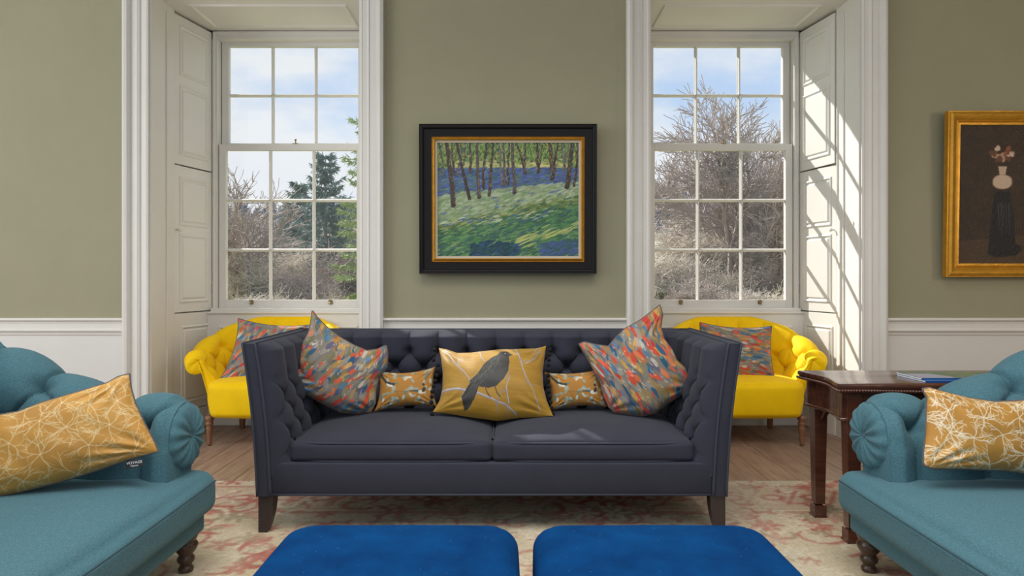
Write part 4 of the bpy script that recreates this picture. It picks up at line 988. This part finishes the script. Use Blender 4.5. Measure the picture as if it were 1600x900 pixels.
# ------------------------------------------------------------------ outside
def segmesh(S):
    """S: (n,8) p0 p1 r0 r1 -> three-sided prisms"""
    S = np.asarray(S); p0, p1, r0, r1 = S[:, 0:3], S[:, 3:6], S[:, 6], S[:, 7]; d = p1-p0; d /= np.linalg.norm(d, axis=1)[:, None]+1e-9
    up = np.where(np.abs(d[:, 2:3]) < .9, np.array([[0, 0, 1.]]), np.array([[1., 0, 0]])); u = np.cross(d, up); u /= np.linalg.norm(u, axis=1)[:, None]; w = np.cross(d, u); V = []
    for p, r in ((p0, r0), (p1, r1)):
        for k in range(3): a = k*2*PI/3; V.append(p+r[:, None]*(math.cos(a)*u+math.sin(a)*w))
    V = np.stack(V, 1).reshape(-1, 3); n = len(S); b = np.arange(n)*6; F_ = []
    for k in range(3): F_.append(np.stack([b+k, b+(k+1) % 3, b+3+(k+1) % 3, b+3+k], 1))
    return V, np.concatenate(F_)
def fastmesh(name, V, F_, m, parent=None, loc=(0, 0, 0)):
    me = bpy.data.meshes.new(name); V = np.asarray(V, np.float32); F_ = np.asarray(F_, np.int32); k = F_.shape[1]
    me.vertices.add(len(V)); me.vertices.foreach_set('co', V.ravel()); me.loops.add(F_.size); me.loops.foreach_set('vertex_index', F_.ravel()); me.polygons.add(len(F_)); me.polygons.foreach_set('loop_start', np.arange(0, F_.size, k, dtype=np.int32))
    me.update(calc_edges=True); me.materials.append(m); o = bpy.data.objects.new(name, me); C.objects.link(o); o.parent = parent; o.location = loc; return o
def grow(seed, h, depth, kids, spread, r0, shrink=.72, droop=0, multi=1):
    r = random.Random(seed); out = [[] for _ in range(depth+1)]
    def br(p, d, l_, rad, k):
        n = 4 if k > 1 else 3; q = p.copy()
        for i in range(n):
            d = d+np.array([r.gauss(0, .16), r.gauss(0, .16), r.gauss(0, .10)-droop]); d /= np.linalg.norm(d); p2 = q+d*l_/n; a = rad*(1-.5*i/n); b = rad*(1-.5*(i+1)/n); out[k].append([*q, *p2, a, b]); q = p2
            if k > 0:
                for c in range(kids if i else max(1, kids-2)):
                    s = np.array([r.gauss(0, 1), r.gauss(0, 1), r.gauss(.15, .6)]); s /= np.linalg.norm(s); dd = d*(1-spread)+s*spread; dd /= np.linalg.norm(dd); br(q, dd, l_*shrink*r.uniform(.55, 1), rad*.5, k-1)
    for m_i in range(multi):
        a = m_i*2*PI/max(multi, 1)+r.random(); d0 = np.array([math.cos(a)*.35, math.sin(a)*.35, 1.]) if multi > 1 else np.array([0, 0, 1.]); br(np.array([0, 0, 0.]), d0/np.linalg.norm(d0), h, r0, depth)
    return out
def bare_tree(name, seed, h, depth, kids, spread, r0, tw, multi=1, minr=.006):
    R = empty(name); o = grow(seed, h, depth, kids, spread, r0, multi=multi); hi = np.array(sum(o[depth-1:], [])); lo = np.array(sum(o[:depth-1], [])); lo[:, 6:] = np.maximum(lo[:, 6:], minr)
    fastmesh('trunk', *segmesh(hi), M['bark'], R); t = fastmesh('twigs', *segmesh(lo), M[tw], R); t['kind'] = 'stuff'; return R
def conifer(name, seed, h, w, m, n=3200, leafs=.16, lv=26):
    r = np.random.RandomState(seed); R = empty(name); D = []; Pp = []; Sz = []; per = max(6, n//(lv*9))
    for k in range(lv):
        z0 = h*(.06+.93*k/lv); nb = 9 if k < lv*.7 else 6
        for b in range(nb):
            a = r.rand()*2*PI; Lb = w*(1-k/lv)**.9*(.55+.6*r.rand())+.04*h; up = .10+.5*(k/lv); t = (np.arange(per)+r.rand(per))/per; t = .12+.88*t
            x = t*Lb; z = z0-.30*Lb*t+up*Lb*t**2.2; wdt = .22*Lb*(1-t*.85)*r.randn(per); p = np.stack([x*math.cos(a)-wdt*math.sin(a), x*math.sin(a)+wdt*math.cos(a), z+r.randn(per)*.03*h/9], -1)
            d = np.stack([np.full(per, math.cos(a)), np.full(per, math.sin(a)), -.25+.5*r.randn(per)], -1)+.5*r.randn(per, 3); Pp.append(p); D.append(d/np.linalg.norm(d, axis=1)[:, None]); Sz.append(leafs*(.6+.8*r.rand(per)))
    p = np.concatenate(Pp); d = np.concatenate(D); s = np.concatenate(Sz); t = np.cross(d, r.randn(len(p), 3)); t /= np.linalg.norm(t, axis=1)[:, None]
    V = np.stack([p+t*s[:, None]*.2, p-t*s[:, None]*.2, p+d*s[:, None]*1.5], 1).reshape(-1, 3); f = fastmesh('foliage', V, np.arange(len(V)).reshape(-1, 3), M[m], R); f['kind'] = 'stuff'
    MB().tube([(0, 0, 0), (0, 0, h*.5), (0, 0, h*.97)], [h*.016, h*.01, .01], 7).build('trunk', M['bark'], R); return R
def place(o, x, y, z, s=1, rz=0, label=None, group=None, cat='tree'):
    o.location = (x, y, z); o.scale = (s, s, s); o.rotation_euler = (0, 0, rz); tag(o, label, cat, group); return o
# ground and hills
X, Y = np.meshgrid(np.linspace(-90, 90, 80), np.concatenate([np.linspace(5.8, 40, 40), np.linspace(42, 150, 30)]), indexing='ij')
Z = -.55+.10*snoise(X, Y, 3, .2, 2)+np.clip((Y-14)/26, 0, 1)**1.3*1.9
tag(MB().grid(np.stack([X, Y, Z], -1)).build('lawn', M['grass'], None, True), kind='structure')
X, Y = np.meshgrid(np.linspace(-170, 170, 140), np.linspace(60, 190, 50), indexing='ij')
Zr = (Y-60)/130; Z = 1+Zr**.8*(17+3*snoise(X, Y*0, 5, .02, 2)+.10*X)+.9*snoise(X, Y, 6, .35, 3)
tag(MB().grid(np.stack([X, Y, Z], -1)).build('hillside', M['hill'], None, True), kind='structure')
hz = lambda x, y: 1+((y-60)/130)**.8*(17+3*float(snoise(np.array(x*1.), np.array(0.), 5, .02, 2))+.10*x)-.8
# shared tree models
rr_ = random.Random(31)
cf = conifer('conifer', 5, 6.5, 1.5, 'firfar', 1500, .34, 14)
first = True
for i in range(120):
    y = rr_.uniform(95, 165); x = y*(rr_.uniform(-.46, -.20) if i % 3 else rr_.uniform(.19, .40)); o = cf if first else copy_tree(cf); first = False
    place(o, x, y, hz(x, y), rr_.uniform(.7, 1.2), rr_.random()*6, 'dark blue green conifer in the forest on the far hillside', 'conifers on the far hillside')
# left window: spruce and cypress
place(conifer('spruce', 7, 5.4, 1.5, 'fir', 14000, .11), -5.9, 21.5, -.2, 1, 0, 'dark pointed spruce outside the left window, middle of the right panes', cat='tree')
place(conifer('spruce', 17, 4.4, 1.5, 'fir', 9000, .12), -7.6, 24, .2, 1, 0, 'smaller dark spruce left of the pointed spruce outside the left window', cat='tree')
place(conifer('cypress', 9, 7.4, 1.15, 'fir2', 60000, .07, 34), -2.5, 14.0, -.6, 1, 0, 'tall light green conifer at the right edge of the left window view', cat='tree')
# bare trees
bt = bare_tree('bare_tree', 4, 2.1, 4, 3, .46, .085, 'twig2', minr=.0065)
place(bt, 5.5, 17.0, -.3, 1.35, .6, 'tall bare spreading tree filling the middle of the right window view')
b2 = copy_tree(bt); place(b2, 7.6, 19.5, 0, 1.25, 2.4, 'bare tree behind the right panes of the right window')
b3 = bare_tree('bare_tree', 12, 2.0, 3, 4, .50, .06, 'twig2', minr=.006); place(b3, -6.75, 17.5, -.3, 1.3, 0, 'small bare tree against the sky outside the left window')
sh = bare_tree('bare_shrub', 21, 1.35, 3, 4, .60, .035, 'twig', multi=6, minr=.008)
sh2 = bare_tree('bare_shrub', 22, 1.3, 3, 4, .62, .035, 'twig2', multi=6, minr=.008)
G1 = 'pale bare shrubs outside the windows'; i = 0; used = set()
for row, (yy, dx, s) in enumerate(((13.5, 1.25, .60), (16.5, 1.5, .78), (20, 1.9, .95), (25, 2.4, 1.15), (32, 3.2, 1.4))):
    for x0, x1 in ((-.47*yy, -.20*yy), (.19*yy, .44*yy)):
        x = x0+rr_.random()*dx
        while x < x1:
            src = sh if (i % 3) else sh2; o = src if src.name not in used else copy_tree(src); used.add(src.name)
            place(o, x, yy+rr_.uniform(-.8, .8), -.5+max(0, (yy-14)/26)**1.3*1.9, s*rr_.uniform(.85, 1.15), rr_.random()*6, 'bare twiggy shrub in the thicket outside the windows', G1, 'shrub'); x += dx*rr_.uniform(.8, 1.2); i += 1
